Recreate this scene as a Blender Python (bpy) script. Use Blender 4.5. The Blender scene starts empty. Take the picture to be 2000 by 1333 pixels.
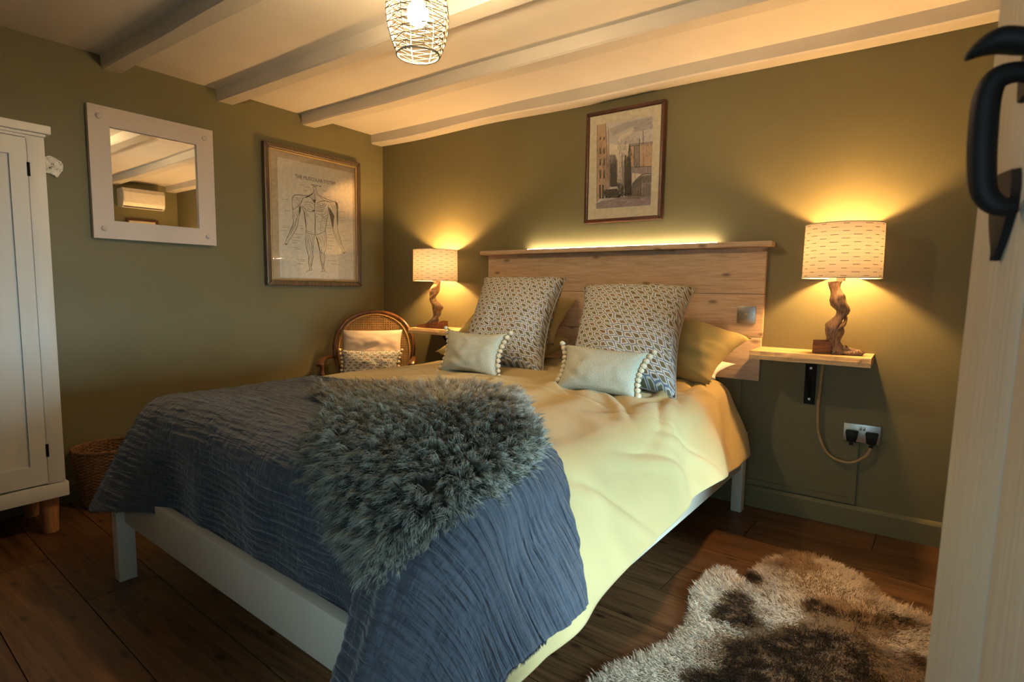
import bpy, bmesh, math, random
import numpy as np
from math import sin, cos, pi, hypot, sqrt, radians
from mathutils import Vector, Matrix, noise
random.seed(7); RNG = np.random.default_rng(7)
SC = bpy.context.scene; COL = SC.collection
# ------------------------------------------------------------------ camera
cam_d = bpy.data.cameras.new('camera'); cam = bpy.data.objects.new('camera', cam_d); COL.objects.link(cam)
YAW, PITCH, ROLL, FPX = 0.61993334, 0.09363235, 0.01305653, 1084.35
CAMP = Vector((3.38783, -2.99374, 1.10))
_f = Vector((-sin(YAW)*cos(PITCH), cos(YAW)*cos(PITCH), -sin(PITCH)))
_r = Vector((cos(YAW), sin(YAW), 0)); _u = _r.cross(_f)
_r2 = _r*cos(ROLL)+_u*sin(ROLL); _u2 = -_r*sin(ROLL)+_u*cos(ROLL)
M = Matrix((_r2, _u2, -_f)).transposed().to_4x4(); M.translation = CAMP
cam.matrix_world = M
cam_d.sensor_width = 36.0; cam_d.lens = FPX*36.0/2000.0
cam_d.clip_start = 0.02; cam_d.clip_end = 60
cam_d.dof.use_dof = True; cam_d.dof.focus_distance = 2.6; cam_d.dof.aperture_fstop = 6.5
SC.camera = cam
# ------------------------------------------------------------------ light
SC.view_settings.view_transform = 'Standard'; SC.view_settings.look = 'None'
SC.view_settings.exposure = 0.2; SC.view_settings.gamma = 1.0
SC.view_settings.use_curve_mapping = False
w = bpy.data.worlds.new('world'); SC.world = w; w.use_nodes = True
w.node_tree.nodes['Background'].inputs[0].default_value = (0.62, 0.85, 1.0, 1)
w.node_tree.nodes['Background'].inputs[1].default_value = 0.3
def area(name, loc, target, sx, sy, power, color):
    d = bpy.data.lights.new(name, 'AREA'); d.shape = 'RECTANGLE'; d.size = sx; d.size_y = sy
    d.energy = power; d.color = color
    o = bpy.data.objects.new(name, d); COL.objects.link(o); o.location = loc
    o.rotation_euler = (Vector(target)-Vector(loc)).to_track_quat('-Z', 'Z').to_euler()
    return o
DAY = (0.62, 0.90, 1.0)
area('daylight_window', (6.0, -1.75, 1.27), (3.9, -1.60, 0.80), 1.5, 0.62, 320, DAY)
area('daylight_doorway', (3.25, -3.45, 0.9), (1.7, -1.2, 0.6), 0.7, 1.3, 8, DAY)
WARM = (1.0, 0.53, 0.17); WARM2 = (1.0, 0.68, 0.34)
BULB = 1500; PEND = 800; LED = 140
# ------------------------------------------------------------------ helpers
def new_mesh(name, verts, faces, mat, uvs=None, smooth=False, cols=None):
    me = bpy.data.meshes.new(name); me.from_pydata([tuple(v) for v in verts], [], faces)
    if mat: me.materials.append(mat)
    if uvs is not None:
        l = me.uv_layers.new(name='UVMap')
        vi = np.empty(len(me.loops), dtype=np.int32); me.loops.foreach_get('vertex_index', vi)
        l.data.foreach_set('uv', np.asarray(uvs, dtype=np.float32)[vi].ravel())
    if cols is not None:
        a = me.color_attributes.new('Col', 'FLOAT_COLOR', 'POINT')
        a.data.foreach_set('color', np.asarray(cols, dtype=np.float32).ravel())
    if smooth: me.polygons.foreach_set('use_smooth', np.ones(len(me.polygons), dtype=bool))
    return me
def wloc(o):
    v = Vector((0, 0, 0))
    while o is not None: v += o.location; o = o.parent
    return v
def tagp(o, label=None, cat=None, group=None, kind=None):
    if label: o['label'] = label
    if cat: o['category'] = cat
    if group: o['group'] = group
    if kind: o['kind'] = kind
    return o
def thing(name, loc, label=None, cat=None, group=None, kind=None):
    o = bpy.data.objects.new(name, None); COL.objects.link(o); o.location = loc
    o.empty_display_size = 0.05
    return tagp(o, label, cat, group, kind)
class MB:
    """collects shapes in world coordinates, builds one mesh object"""
    def __init__(s): s.v = []; s.f = []; s.uv = []
    def add(s, verts, faces, uv=None):
        n = len(s.v); s.v += [tuple(p) for p in verts]; s.f += [tuple(i+n for i in f) for f in faces]
        s.uv += list(uv) if uv is not None else [(0, 0)]*len(verts)
    def box(s, a, b, fn=None, bev=0.0):
        x0, y0, z0 = [min(a[i], b[i]) for i in range(3)]; x1, y1, z1 = [max(a[i], b[i]) for i in range(3)]
        if bev > 0:
            bm = bmesh.new(); bmesh.ops.create_cube(bm, size=1)
            for v in bm.verts: v.co = Vector(((x0+x1)/2+v.co.x*(x1-x0), (y0+y1)/2+v.co.y*(y1-y0), (z0+z1)/2+v.co.z*(z1-z0)))
            bmesh.ops.bevel(bm, geom=bm.edges[:], offset=min(bev, .45*min(x1-x0, y1-y0, z1-z0)), segments=2, affect='EDGES', profile=.6)
            vs = [tuple(v.co) for v in bm.verts]; bm.verts.index_update(); fs = [[v.index for v in f.verts] for f in bm.faces]; bm.free()
        else:
            vs = [(x0,y0,z0),(x1,y0,z0),(x1,y1,z0),(x0,y1,z0),(x0,y0,z1),(x1,y0,z1),(x1,y1,z1),(x0,y1,z1)]
            fs = [(0,3,2,1),(4,5,6,7),(0,1,5,4),(1,2,6,5),(2,3,7,6),(3,0,4,7)]
        if fn: vs = [tuple(fn(*p)) for p in vs]
        s.add(vs, fs)
    def tube(s, pts, r, n=8, cap=True, closed=False):
        pts = [Vector(p) for p in pts]; m = len(pts); rs = r if hasattr(r, '__len__') else [r]*m
        vs = []; fs = []; up = None
        for i, p in enumerate(pts):
            if closed: t = pts[(i+1) % m]-pts[i-1]
            else: t = pts[min(i+1, m-1)]-pts[max(i-1, 0)]
            t.normalize()
            if up is None:
                up = Vector((0, 0, 1)) if abs(t.z) < .9 else Vector((1, 0, 0))
            a = t.cross(up)
            if a.length < 1e-4: a = t.cross(Vector((0, 1, 0)))
            a.normalize(); b = t.cross(a).normalized(); up = -b if False else a.cross(t).normalized()
            for k in range(n):
                an = 2*pi*k/n; vs.append(p+(a*cos(an)+b*sin(an))*rs[i])
        for i in range(m if closed else m-1):
            for k in range(n):
                i2 = (i+1) % m
                fs.append((i*n+k, i*n+(k+1) % n, i2*n+(k+1) % n, i2*n+k))
        if cap and not closed:
            fs.append(tuple(range(n-1, -1, -1))); fs.append(tuple((m-1)*n+k for k in range(n)))
        s.add(vs, fs)
    def lathe(s, prof, c=(0, 0, 0), n=24, cap=True, wob=None):
        vs = []; fs = []; m = len(prof)
        for i, (r, z) in enumerate(prof):
            for k in range(n):
                a = 2*pi*k/n; rr = r*(wob(a, z) if wob else 1)
                vs.append((c[0]+rr*cos(a), c[1]+rr*sin(a), c[2]+z))
        for i in range(m-1):
            for k in range(n): fs.append((i*n+k, i*n+(k+1) % n, (i+1)*n+(k+1) % n, (i+1)*n+k))
        if cap:
            if prof[0][0] > 1e-5: fs.append(tuple(range(n-1, -1, -1)))
            if prof[-1][0] > 1e-5: fs.append(tuple((m-1)*n+k for k in range(n)))
        s.add(vs, fs)
    def ball(s, c, r, n=2, sc=(1, 1, 1), nz=0, fn=None):
        bm = bmesh.new(); bmesh.ops.create_icosphere(bm, subdivisions=n, radius=1)
        vs = []
        for v in bm.verts:
            k = 1+nz*noise.noise(v.co*3+Vector(c)*20)
            p = (c[0]+v.co.x*r*sc[0]*k, c[1]+v.co.y*r*sc[1]*k, c[2]+v.co.z*r*sc[2]*k)
            vs.append(fn(*p) if fn else p)
        bm.verts.index_update(); fs = [[v.index for v in f.verts] for f in bm.faces]; bm.free(); s.add(vs, fs)
    def prism(s, poly, axis, lo, hi):
        """poly: 2-D points in the plane normal to axis"""
        def P(a, b, t): return {0: (t, a, b), 1: (a, t, b), 2: (a, b, t)}[axis]
        n = len(poly); vs = [P(a, b, lo) for a, b in poly]+[P(a, b, hi) for a, b in poly]
        fs = [tuple(range(n-1, -1, -1)), tuple(range(n, 2*n))]+[(i, (i+1) % n, n+(i+1) % n, n+i) for i in range(n)]
        s.add(vs, fs)
    def build(s, name, mat, parent=None, smooth=False, loc=None, uv=False, auto=None):
        o = bpy.data.objects.new(name, None); bpy.data.objects.remove(o)
        base = wloc(parent) if parent else Vector(loc or (0, 0, 0))
        vs = [(p[0]-base.x, p[1]-base.y, p[2]-base.z) for p in s.v]
        me = new_mesh(name, vs, s.f, mat, s.uv if uv else None, smooth)
        bm = bmesh.new(); bm.from_mesh(me); bmesh.ops.recalc_face_normals(bm, faces=bm.faces)
        if auto:
            for e in bm.edges:
                if len(e.link_faces) == 2 and e.calc_face_angle(0) > auto: e.smooth = False
        bm.to_mesh(me); bm.free()
        o = bpy.data.objects.new(name, me); COL.objects.link(o)
        if parent: o.parent = parent
        else: o.location = base
        return o
def box_obj(name, a, b, mat, parent=None, bev=0.0, loc=None, fn=None):
    m = MB(); m.box(a, b, fn, bev); return m.build(name, mat, parent, loc=loc, smooth=bev > 0, auto=.6 if bev > 0 else None)
def copy_tree(o, parent=None):
    c = o.copy(); COL.objects.link(c); c.parent = parent
    for ch in list(o.children): copy_tree(ch, c)
    return c
def cr(pts, k=4, closed=False):
    """Catmull-Rom resampling"""
    pts = [Vector(p) for p in pts]; n = len(pts); out = []
    for i in range(n if closed else n-1):
        g = (lambda j: pts[j % n]) if closed else (lambda j: pts[max(0, min(n-1, j))])
        p0, p1, p2, p3 = g(i-1), g(i), g(i+1), g(i+2)
        for q in range(k):
            t = q/k; out.append(.5*((2*p1)+(p2-p0)*t+(2*p0-5*p1+4*p2-p3)*t*t+(3*p1-p0-3*p2+p3)*t**3))
    if not closed: out.append(pts[-1])
    return out
# ------------------------------------------------------------------ materials
class Mat:
    def __init__(s, name, rough=.6, spec=.5):
        s.m = bpy.data.materials.new(name); s.m.use_nodes = True; s.nt = s.m.node_tree
        s.b = s.nt.nodes['Principled BSDF']; s.b.inputs['Roughness'].default_value = rough
        s.b.inputs['Specular IOR Level'].default_value = spec
    def n(s, t, **kw):
        o = s.nt.nodes.new(t)
        for k, v in kw.items():
            if k in o.inputs: o.inputs[k].default_value = v
            else: setattr(o, k, v)
        return o
    def l(s, a, b): s.nt.links.new(a, b)
    def coord(s, kind='Object', scale=(1, 1, 1), rot=(0, 0, 0)):
        t = s.n('ShaderNodeTexCoord'); m = s.n('ShaderNodeMapping'); m.inputs['Scale'].default_value = scale; m.inputs['Rotation'].default_value = rot
        s.l(t.outputs[kind], m.inputs[0]); return m.outputs[0]
    def noise(s, co, scale, detail=3, rough=.55, dist=0):
        o = s.n('ShaderNodeTexNoise'); o.inputs['Scale'].default_value = scale; o.inputs['Detail'].default_value = detail
        o.inputs['Roughness'].default_value = rough; o.inputs['Distortion'].default_value = dist
        s.l(co, o.inputs['Vector']); return o.outputs['Fac']
    def ramp(s, fac, stops, interp='LINEAR'):
        o = s.n('ShaderNodeValToRGB'); o.color_ramp.interpolation = interp; e = o.color_ramp.elements
        while len(e) < len(stops): e.new(.5)
        for k, (p, c) in enumerate(stops): e[k].position = p; e[k].color = (*c, 1) if len(c) == 3 else c
        s.l(fac, o.inputs[0]); return o.outputs[0]
    def bump(s, h, strength=.3, dist=.01):
        o = s.n('ShaderNodeBump'); o.inputs['Strength'].default_value = strength; o.inputs['Distance'].default_value = dist
        s.l(h, o.inputs['Height']); s.l(o.outputs[0], s.b.inputs['Normal']); return o
    def color(s, c):
        if isinstance(c, tuple): s.b.inputs['Base Color'].default_value = (*c, 1)
        else: s.l(c, s.b.inputs['Base Color'])
        return s
    def math(s, op, a, b=None):
        o = s.n('ShaderNodeMath'); o.operation = op
        for i, x in enumerate((a, b)):
            if x is None: continue
            if isinstance(x, (int, float)): o.inputs[i].default_value = x
            else: s.l(x, o.inputs[i])
        return o.outputs[0]
    def mix(s, f, a, b, mode='MIX'):
        o = s.n('ShaderNodeMix'); o.data_type = 'RGBA'; o.blend_type = mode
        for idx, x in ((0, f), (6, a), (7, b)):
            if isinstance(x, (int, float)): o.inputs[idx].default_value = x
            elif isinstance(x, tuple): o.inputs[idx].default_value = (*x, 1)
            else: s.l(x, o.inputs[idx])
        return o.outputs[2]
def mul(c, k): return tuple(min(1, x*k) for x in c)
def paint(name, c, rough=.6, var=.08, bump=.12, scale=35, grain=None, spec=.4):
    m = Mat(name, rough, spec); co = m.coord('Object', grain or (1, 1, 1))
    f = m.noise(co, 3 if not grain else scale*.3, 4); m.color(m.ramp(f, [(.3, mul(c, 1-var)), (.7, mul(c, 1+var))]))
    if bump: m.bump(m.noise(co, scale, 3), bump, .004)
    return m.m
def wood(name, cols, axis=0, scale=1.0, rough=.55, knots=True, bump=.3, spec=.3, kp=2):
    m = Mat(name, rough, spec); sc = [14*scale]*3; sc[axis] = .9*scale
    co = m.coord('Object', tuple(sc))
    oi = m.n('ShaderNodeObjectInfo'); va = m.n('ShaderNodeVectorMath'); va.operation = 'ADD'
    cm = m.n('ShaderNodeCombineXYZ'); r = m.math('MULTIPLY', oi.outputs['Random'], 37.0)
    for i in range(3): m.l(r, cm.inputs[i])
    m.l(co, va.inputs[0]); m.l(cm.outputs[0], va.inputs[1]); co = va.outputs[0]
    g = m.noise(co, 1.6, 5, .6, 1.2); fine = m.noise(co, 7, 3, .6)
    c = m.ramp(g, [(.28, cols[0]), (.5, cols[1]), (.72, cols[2])])
    c = m.mix(.35, c, m.ramp(fine, [(.35, mul(cols[0], .7)), (.65, mul(cols[2], 1.1))]))
    if knots:
        sx_ = m.n('ShaderNodeSeparateXYZ'); m.l(m.coord('Object', (3.0, 7.0, 7.0)), sx_.inputs[0]); ck = m.n('ShaderNodeCombineXYZ'); m.l(m.math('ADD', sx_.outputs[0], r), ck.inputs[0]); m.l(sx_.outputs[kp], ck.inputs[1]); v = m.n('ShaderNodeTexVoronoi'); v.voronoi_dimensions = '2D'; m.l(ck.outputs[0], v.inputs['Vector']); v.inputs['Scale'].default_value = 1.0
        k = m.ramp(v.outputs['Distance'], [(.03, (.8, .8, .8)), (.09, (0, 0, 0))]); c = m.mix(k, c, mul(cols[0], .35))
    rnd = m.math('ADD', m.math('MULTIPLY', oi.outputs['Random'], .3), .85)
    hsv = m.n('ShaderNodeHueSaturation'); m.l(c, hsv.inputs['Color']); m.l(rnd, hsv.inputs['Value'])
    m.color(hsv.outputs[0]); m.bump(fine, bump, .003); return m.m
def plain(name, c, rough=.5, metal=0.0, spec=.5):
    m = Mat(name, rough, spec); m.b.inputs['Metallic'].default_value = metal
    co = m.coord('Object'); m.color(m.ramp(m.noise(co, 40, 3), [(.3, mul(c, .9)), (.7, mul(c, 1.1))])); return m.m
def emit(name, c, s):
    m = Mat(name); m.color((.02, .02, .02)); m.b.inputs['Emission Color'].default_value = (*c, 1); m.b.inputs['Emission Strength'].default_value = s; return m.m
M_WALL = paint('olive_wall_paint', (.146, .134, .067), .55, .04, .10, 60)
M_CEIL = paint('cream_ceiling_paint', (.66, .63, .585), .8, .04, .10, 30)
M_BEAM = paint('painted_beam', (.56, .53, .48), .6, .07, .5, 22, spec=.4)
M_WHITE = paint('white_furniture_paint', (.62, .61, .58), .42, .04, .08, 40, grain=(1, 1, .1))
M_BEDW = paint('white_bed_paint', (.60, .58, .50), .4, .05, .08, 40)
M_DOOR = paint('cream_door_paint', (.42, .36, .28), .5, .05, .45, 90, grain=(1, 1, .05))
M_MIRF = paint('off_white_mirror_frame', (.54, .48, .44), .5, .05, .2, 60)
M_FLOOR = wood('floor_plank_wood', [(.040, .019, .008), (.10, .047, .019), (.17, .085, .036)], 0, .8, .42, True, .2, .4, 1)
M_OAKH = wood('headboard_wood', [(.40, .285, .185), (.49, .36, .245), (.57, .44, .315)], 0, 1.5, .65)
M_OAKS = wood('shelf_wood', [(.34, .21, .10), (.52, .36, .19), (.66, .48, .28)], 0, 1.0, .6)
M_LEG = wood('beech_leg_wood', [(.30, .13, .05), (.42, .2, .08), (.5, .26, .12)], 2, 2, .4, False)
M_CHAIR = wood('chair_wood', [(.04, .014, .005), (.085, .032, .011), (.15, .06, .02)], 2, 2, .28, False, .1, .6)
M_VINE = wood('vine_wood', [(.05, .03, .02), (.20, .13, .085), (.44, .34, .25)], 2, 2.2, .55, False, .9)
M_CHAR = wood('charred_wood', [(.03, .012, .006), (.14, .06, .03), (.26, .12, .05)], 0, 2, .6, False, .9)
M_IRON = plain('black_iron', (.007, .006, .006), .6, .0, .2)
M_BLACK = plain('black_plastic', (.006, .006, .006), .5, spec=.25)
M_STEEL = plain('brushed_steel', (.42, .40, .37), .32, 1.0)
M_BRASS = plain('brass', (.6, .42, .18), .3, 1.0)
M_ROPE = plain('rope_flex', (.36, .25, .13), .9)
M_MOUNT = plain('cream_mount', (.70, .63, .48), .8)
M_MOUNTP = plain('pale_mount', (.50, .38, .24), .8)
M_PRINT = plain('print_paper', (.66, .58, .45), .8)
M_INK = plain('dark_ink', (.055, .045, .025), .9, spec=.1)
M_INK2 = plain('faded_ink', (.16, .135, .09), .9, spec=.1)
M_FRAMED = wood('dark_frame_wood', [(.025, .008, .005), (.06, .019, .010), (.11, .036, .017)], 0, 2, .3, False, .1, .6)
M_FRAMEG = wood('antique_frame', [(.03, .019, .011), (.07, .046, .026), (.14, .10, .055)], 2, 2, .35, False, .4, .6)
M_BULB = emit('warm_bulb', WARM, BULB); M_PBULB = emit('pendant_bulb', WARM2, PEND); M_LED = emit('warm_led', (1, .74, .45), LED)
M_MIRROR = Mat('mirror_silver', .015); M_MIRROR.b.inputs['Metallic'].default_value = 1; M_MIRROR.color((.86, .86, .85)); M_MIRROR = M_MIRROR.m
def glassm():
    m = bpy.data.materials.new('picture_glass'); m.use_nodes = True; nt = m.node_tree; nt.nodes.clear()
    o = nt.nodes.new('ShaderNodeOutputMaterial'); mx = nt.nodes.new('ShaderNodeMixShader'); t = nt.nodes.new('ShaderNodeBsdfTransparent'); g = nt.nodes.new('ShaderNodeBsdfGlossy'); f = nt.nodes.new('ShaderNodeFresnel')
    f.inputs[0].default_value = 1.45; g.inputs['Roughness'].default_value = .02
    nt.links.new(f.outputs[0], mx.inputs[0]); nt.links.new(t.outputs[0], mx.inputs[1]); nt.links.new(g.outputs[0], mx.inputs[2]); nt.links.new(mx.outputs[0], o.inputs[0]); return m
M_GLASS = glassm()
def fabric(name, c, scale=900, rough=.9, bump=.25, var=.06, uv=True, sheen=.15):
    m = Mat(name, rough, .2); co = m.coord('UV' if uv else 'Object'); m.b.inputs['Sheen Weight'].default_value = sheen
    f = m.noise(m.coord('Object'), 4, 3)
    m.color(m.ramp(f, [(.3, mul(c, 1-var)), (.7, mul(c, 1+var))]))
    m.bump(m.noise(co, scale, 2), bump, .001); return m.m
M_DUVET = fabric('mustard_cotton', (.44, .352, .170), 500, .8, .2)
def creases(m, s1, dist):
    nt = m.node_tree; co = [n for n in nt.nodes if n.bl_idname == 'ShaderNodeTexCoord' ][0]; bp = [n for n in nt.nodes if n.bl_idname == 'ShaderNodeBump'][0]
    n_ = nt.nodes.new('ShaderNodeTexNoise'); n_.inputs['Scale'].default_value = s1; n_.inputs['Detail'].default_value = 3; n_.inputs['Distortion'].default_value = 1.2; n_.noise_type = 'RIDGED_MULTIFRACTAL' if hasattr(n_, 'noise_type') else n_.noise_type
    b2 = nt.nodes.new('ShaderNodeBump'); b2.inputs['Strength'].default_value = .6; b2.inputs['Distance'].default_value = dist
    nt.links.new(co.outputs['Object'], n_.inputs['Vector']); nt.links.new(n_.outputs['Fac'], b2.inputs['Height']); nt.links.new(b2.outputs[0], bp.inputs['Normal'])
creases(M_DUVET, 2.2, .030)
M_PILLOW = fabric('mustard_pillowcase', (.42, .335, .135), 500, .8, .2); creases(M_PILLOW, 4, .008)
M_SHEET = fabric('white_sheet', (.72, .72, .74), 400)
M_LINEN = fabric('oatmeal_linen', (.56, .48, .42), 300, .9, .3)
def throw_mat():
    m = Mat('navy_muslin', .95, .15); m.b.inputs['Sheen Weight'].default_value = .25
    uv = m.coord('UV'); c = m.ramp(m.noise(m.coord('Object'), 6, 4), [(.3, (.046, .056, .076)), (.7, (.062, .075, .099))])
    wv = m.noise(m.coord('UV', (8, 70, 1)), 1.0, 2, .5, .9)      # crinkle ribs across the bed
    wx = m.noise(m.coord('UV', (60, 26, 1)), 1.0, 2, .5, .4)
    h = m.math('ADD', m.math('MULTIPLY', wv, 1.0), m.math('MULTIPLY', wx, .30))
    m.color(m.mix(m.ramp(h, [(.48, (.5, .5, .5)), (.72, (0, 0, 0))]), c, (.022, .031, .05)))  # crinkle valleys mixed darker: their shade is put into the cloth colour
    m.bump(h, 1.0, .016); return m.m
M_THROW = throw_mat()
def pattern_mat():
    m = Mat('scallop_print_cotton', .85, .2)
    t = m.n('ShaderNodeTexCoord'); sp = m.n('ShaderNodeSeparateXYZ'); m.l(t.outputs['UV'], sp.inputs[0])
    cb = m.n('ShaderNodeCombineXYZ'); NX, NY = 14.0, 20.0
    m.l(m.math('ADD', m.math('MULTIPLY', sp.outputs[0], NX), m.math('MULTIPLY', sp.outputs[1], NY*.5)), cb.inputs[0])
    m.l(m.math('MULTIPLY', sp.outputs[1], NY), cb.inputs[1])
    def vor(r, feat):
        v = m.n('ShaderNodeTexVoronoi'); v.voronoi_dimensions = '2D'; v.feature = feat; v.inputs['Scale'].default_value = 1; v.inputs['Randomness'].default_value = r; m.l(cb.outputs[0], v.inputs['Vector']); return v
    e = vor(.42, 'DISTANCE_TO_EDGE').outputs['Distance']; cid = vor(.42, 'F1').outputs['Color']
    s2 = m.n('ShaderNodeSeparateColor'); m.l(cid, s2.inputs[0])
    core = m.ramp(s2.outputs[0], [(.2, (.15, .125, .075)), (.5, (.24, .18, .13)), (.8, (.17, .18, .12))])
    w_ = (.66, .68, .65); bl = (.17, .23, .34)
    nz = m.math('ADD', e, m.math('MULTIPLY', m.math('SUBTRACT', m.noise(cb.outputs[0], 5, 2), .5), .08))
    k1 = m.ramp(nz, [(.065, (0, 0, 0)), (.09, (1, 1, 1))]); k2 = m.ramp(nz, [(.20, (0, 0, 0)), (.235, (1, 1, 1))])
    m.color(m.mix(k2, m.mix(k1, bl, w_), core)); m.bump(m.noise(m.coord('UV'), 400, 2), .2, .001); return m.m
M_PATT = pattern_mat(); M_PIPE = fabric('grey_piping', (.34, .33, .30), 300, uv=False)
def sage_mat():
    m = Mat('sage_weave', .95, .15)
    a = m.n('ShaderNodeTexNoise'); a.inputs['Scale'].default_value = 1; a.inputs['Detail'].default_value = 2; m.l(m.coord('UV', (105, 135, 1), (0, 0, .6)), a.inputs['Vector'])
    m.color(m.ramp(a.outputs['Fac'], [(.36, (.23, .26, .20)), (.56, (.58, .59, .50))])); m.bump(a.outputs['Fac'], .5, .0015); return m.m
M_SAGE = sage_mat()
M_POM = fabric('cream_pompom', (.72, .66, .50), 200, 1, .6, uv=False)
def shade_mat():
    m = bpy.data.materials.new('dash_print_shade'); m.use_nodes = True; nt = m.node_tree; nt.nodes.clear(); n = nt.nodes.new; L = nt.links.new
    o = n('ShaderNodeOutputMaterial'); mx = n('ShaderNodeMixShader'); d = n('ShaderNodeBsdfDiffuse'); t = n('ShaderNodeBsdfTranslucent'); mx.inputs[0].default_value = .5
    uv = n('ShaderNodeTexCoord'); sp = n('ShaderNodeSeparateXYZ'); L(uv.outputs['UV'], sp.inputs[0])
    def ma(op, a, b=None, c=None):
        q = n('ShaderNodeMath'); q.operation = op
        for i, x in enumerate((a, b, c)):
            if x is None: continue
            if isinstance(x, (int, float)): q.inputs[i].default_value = x
            else: L(x, q.inputs[i])
        return q.outputs[0]
    row = ma('MULTIPLY', sp.outputs[1], 15); fr = ma('FRACT', row); ri = ma('FLOOR', row)
    line = ma('LESS_THAN', ma('ABSOLUTE', ma('SUBTRACT', fr, .5)), .055); thick = ma('LESS_THAN', ma('ABSOLUTE', ma('SUBTRACT', fr, .5)), .075)
    cx = ma('ADD', ma('MULTIPLY', sp.outputs[0], 5), ma('MULTIPLY', ri, .5)); wn = n('ShaderNodeTexWhiteNoise'); wn.noise_dimensions = '2D'; cbx = n('ShaderNodeCombineXYZ'); L(ma('FLOOR', cx), cbx.inputs[0]); L(ri, cbx.inputs[1]); L(cbx.outputs[0], wn.inputs['Vector'])
    dash = ma('LESS_THAN', ma('ABSOLUTE', ma('SUBTRACT', ma('FRACT', cx), .5)), ma('ADD', .11, ma('MULTIPLY', wn.outputs['Value'], .08)))
    k = ma('MULTIPLY', dash, thick); k2 = ma('MULTIPLY', line, .22); kk = ma('MAXIMUM', k, k2)
    m1 = n('ShaderNodeMix'); m1.data_type = 'RGBA'; m1.inputs[6].default_value = (.80, .66, .55, 1); m1.inputs[7].default_value = (.10, .05, .05, 1); L(kk, m1.inputs[0])
    L(m1.outputs[2], d.inputs[0])
    m2 = n('ShaderNodeMix'); m2.data_type = 'RGBA'; m2.inputs[6].default_value = (.044, .041, .037, 1); m2.inputs[7].default_value = (.010, .006, .005, 1); L(kk, m2.inputs[0])
    L(m2.outputs[2], t.inputs[0]); L(d.outputs[0], mx.inputs[1]); L(t.outputs[0], mx.inputs[2]); L(mx.outputs[0], o.inputs[0]); return m
M_SHADE = shade_mat()
def hair_mat(name, rough=.55):
    m = Mat(name, rough, .15); a = m.n('ShaderNodeVertexColor'); a.layer_name = 'Col'; m.color(a.outputs[0]); return m.m
M_FURG = hair_mat('grey_green_fleece'); M_FURR = hair_mat('brown_white_hide')
M_BASK = wood('willow', [(.10, .045, .018), (.21, .10, .04), (.33, .18, .08)], 2, 3, .6, False, .3)
M_CANE = wood('rattan_cane', [(.26, .14, .05), (.38, .22, .09), (.5, .32, .15)], 2, 3, .5, False, .1)
M_PWIRE = plain('cream_cord', (.50, .44, .34), .8)
M_PCORD = plain('natural_cord', (.20, .16, .11), .9)
M_AC = plain('white_plastic', (.60, .57, .52), .4)
M_LACE = plain('white_lace_metal', (.85, .82, .72), .5)
M_SKINR = plain('pale_hide_leather', (.17, .12, .075), .95, spec=.1)
M_SKIN = plain('hide_leather', (.035, .035, .028), .95, spec=.1)
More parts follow.
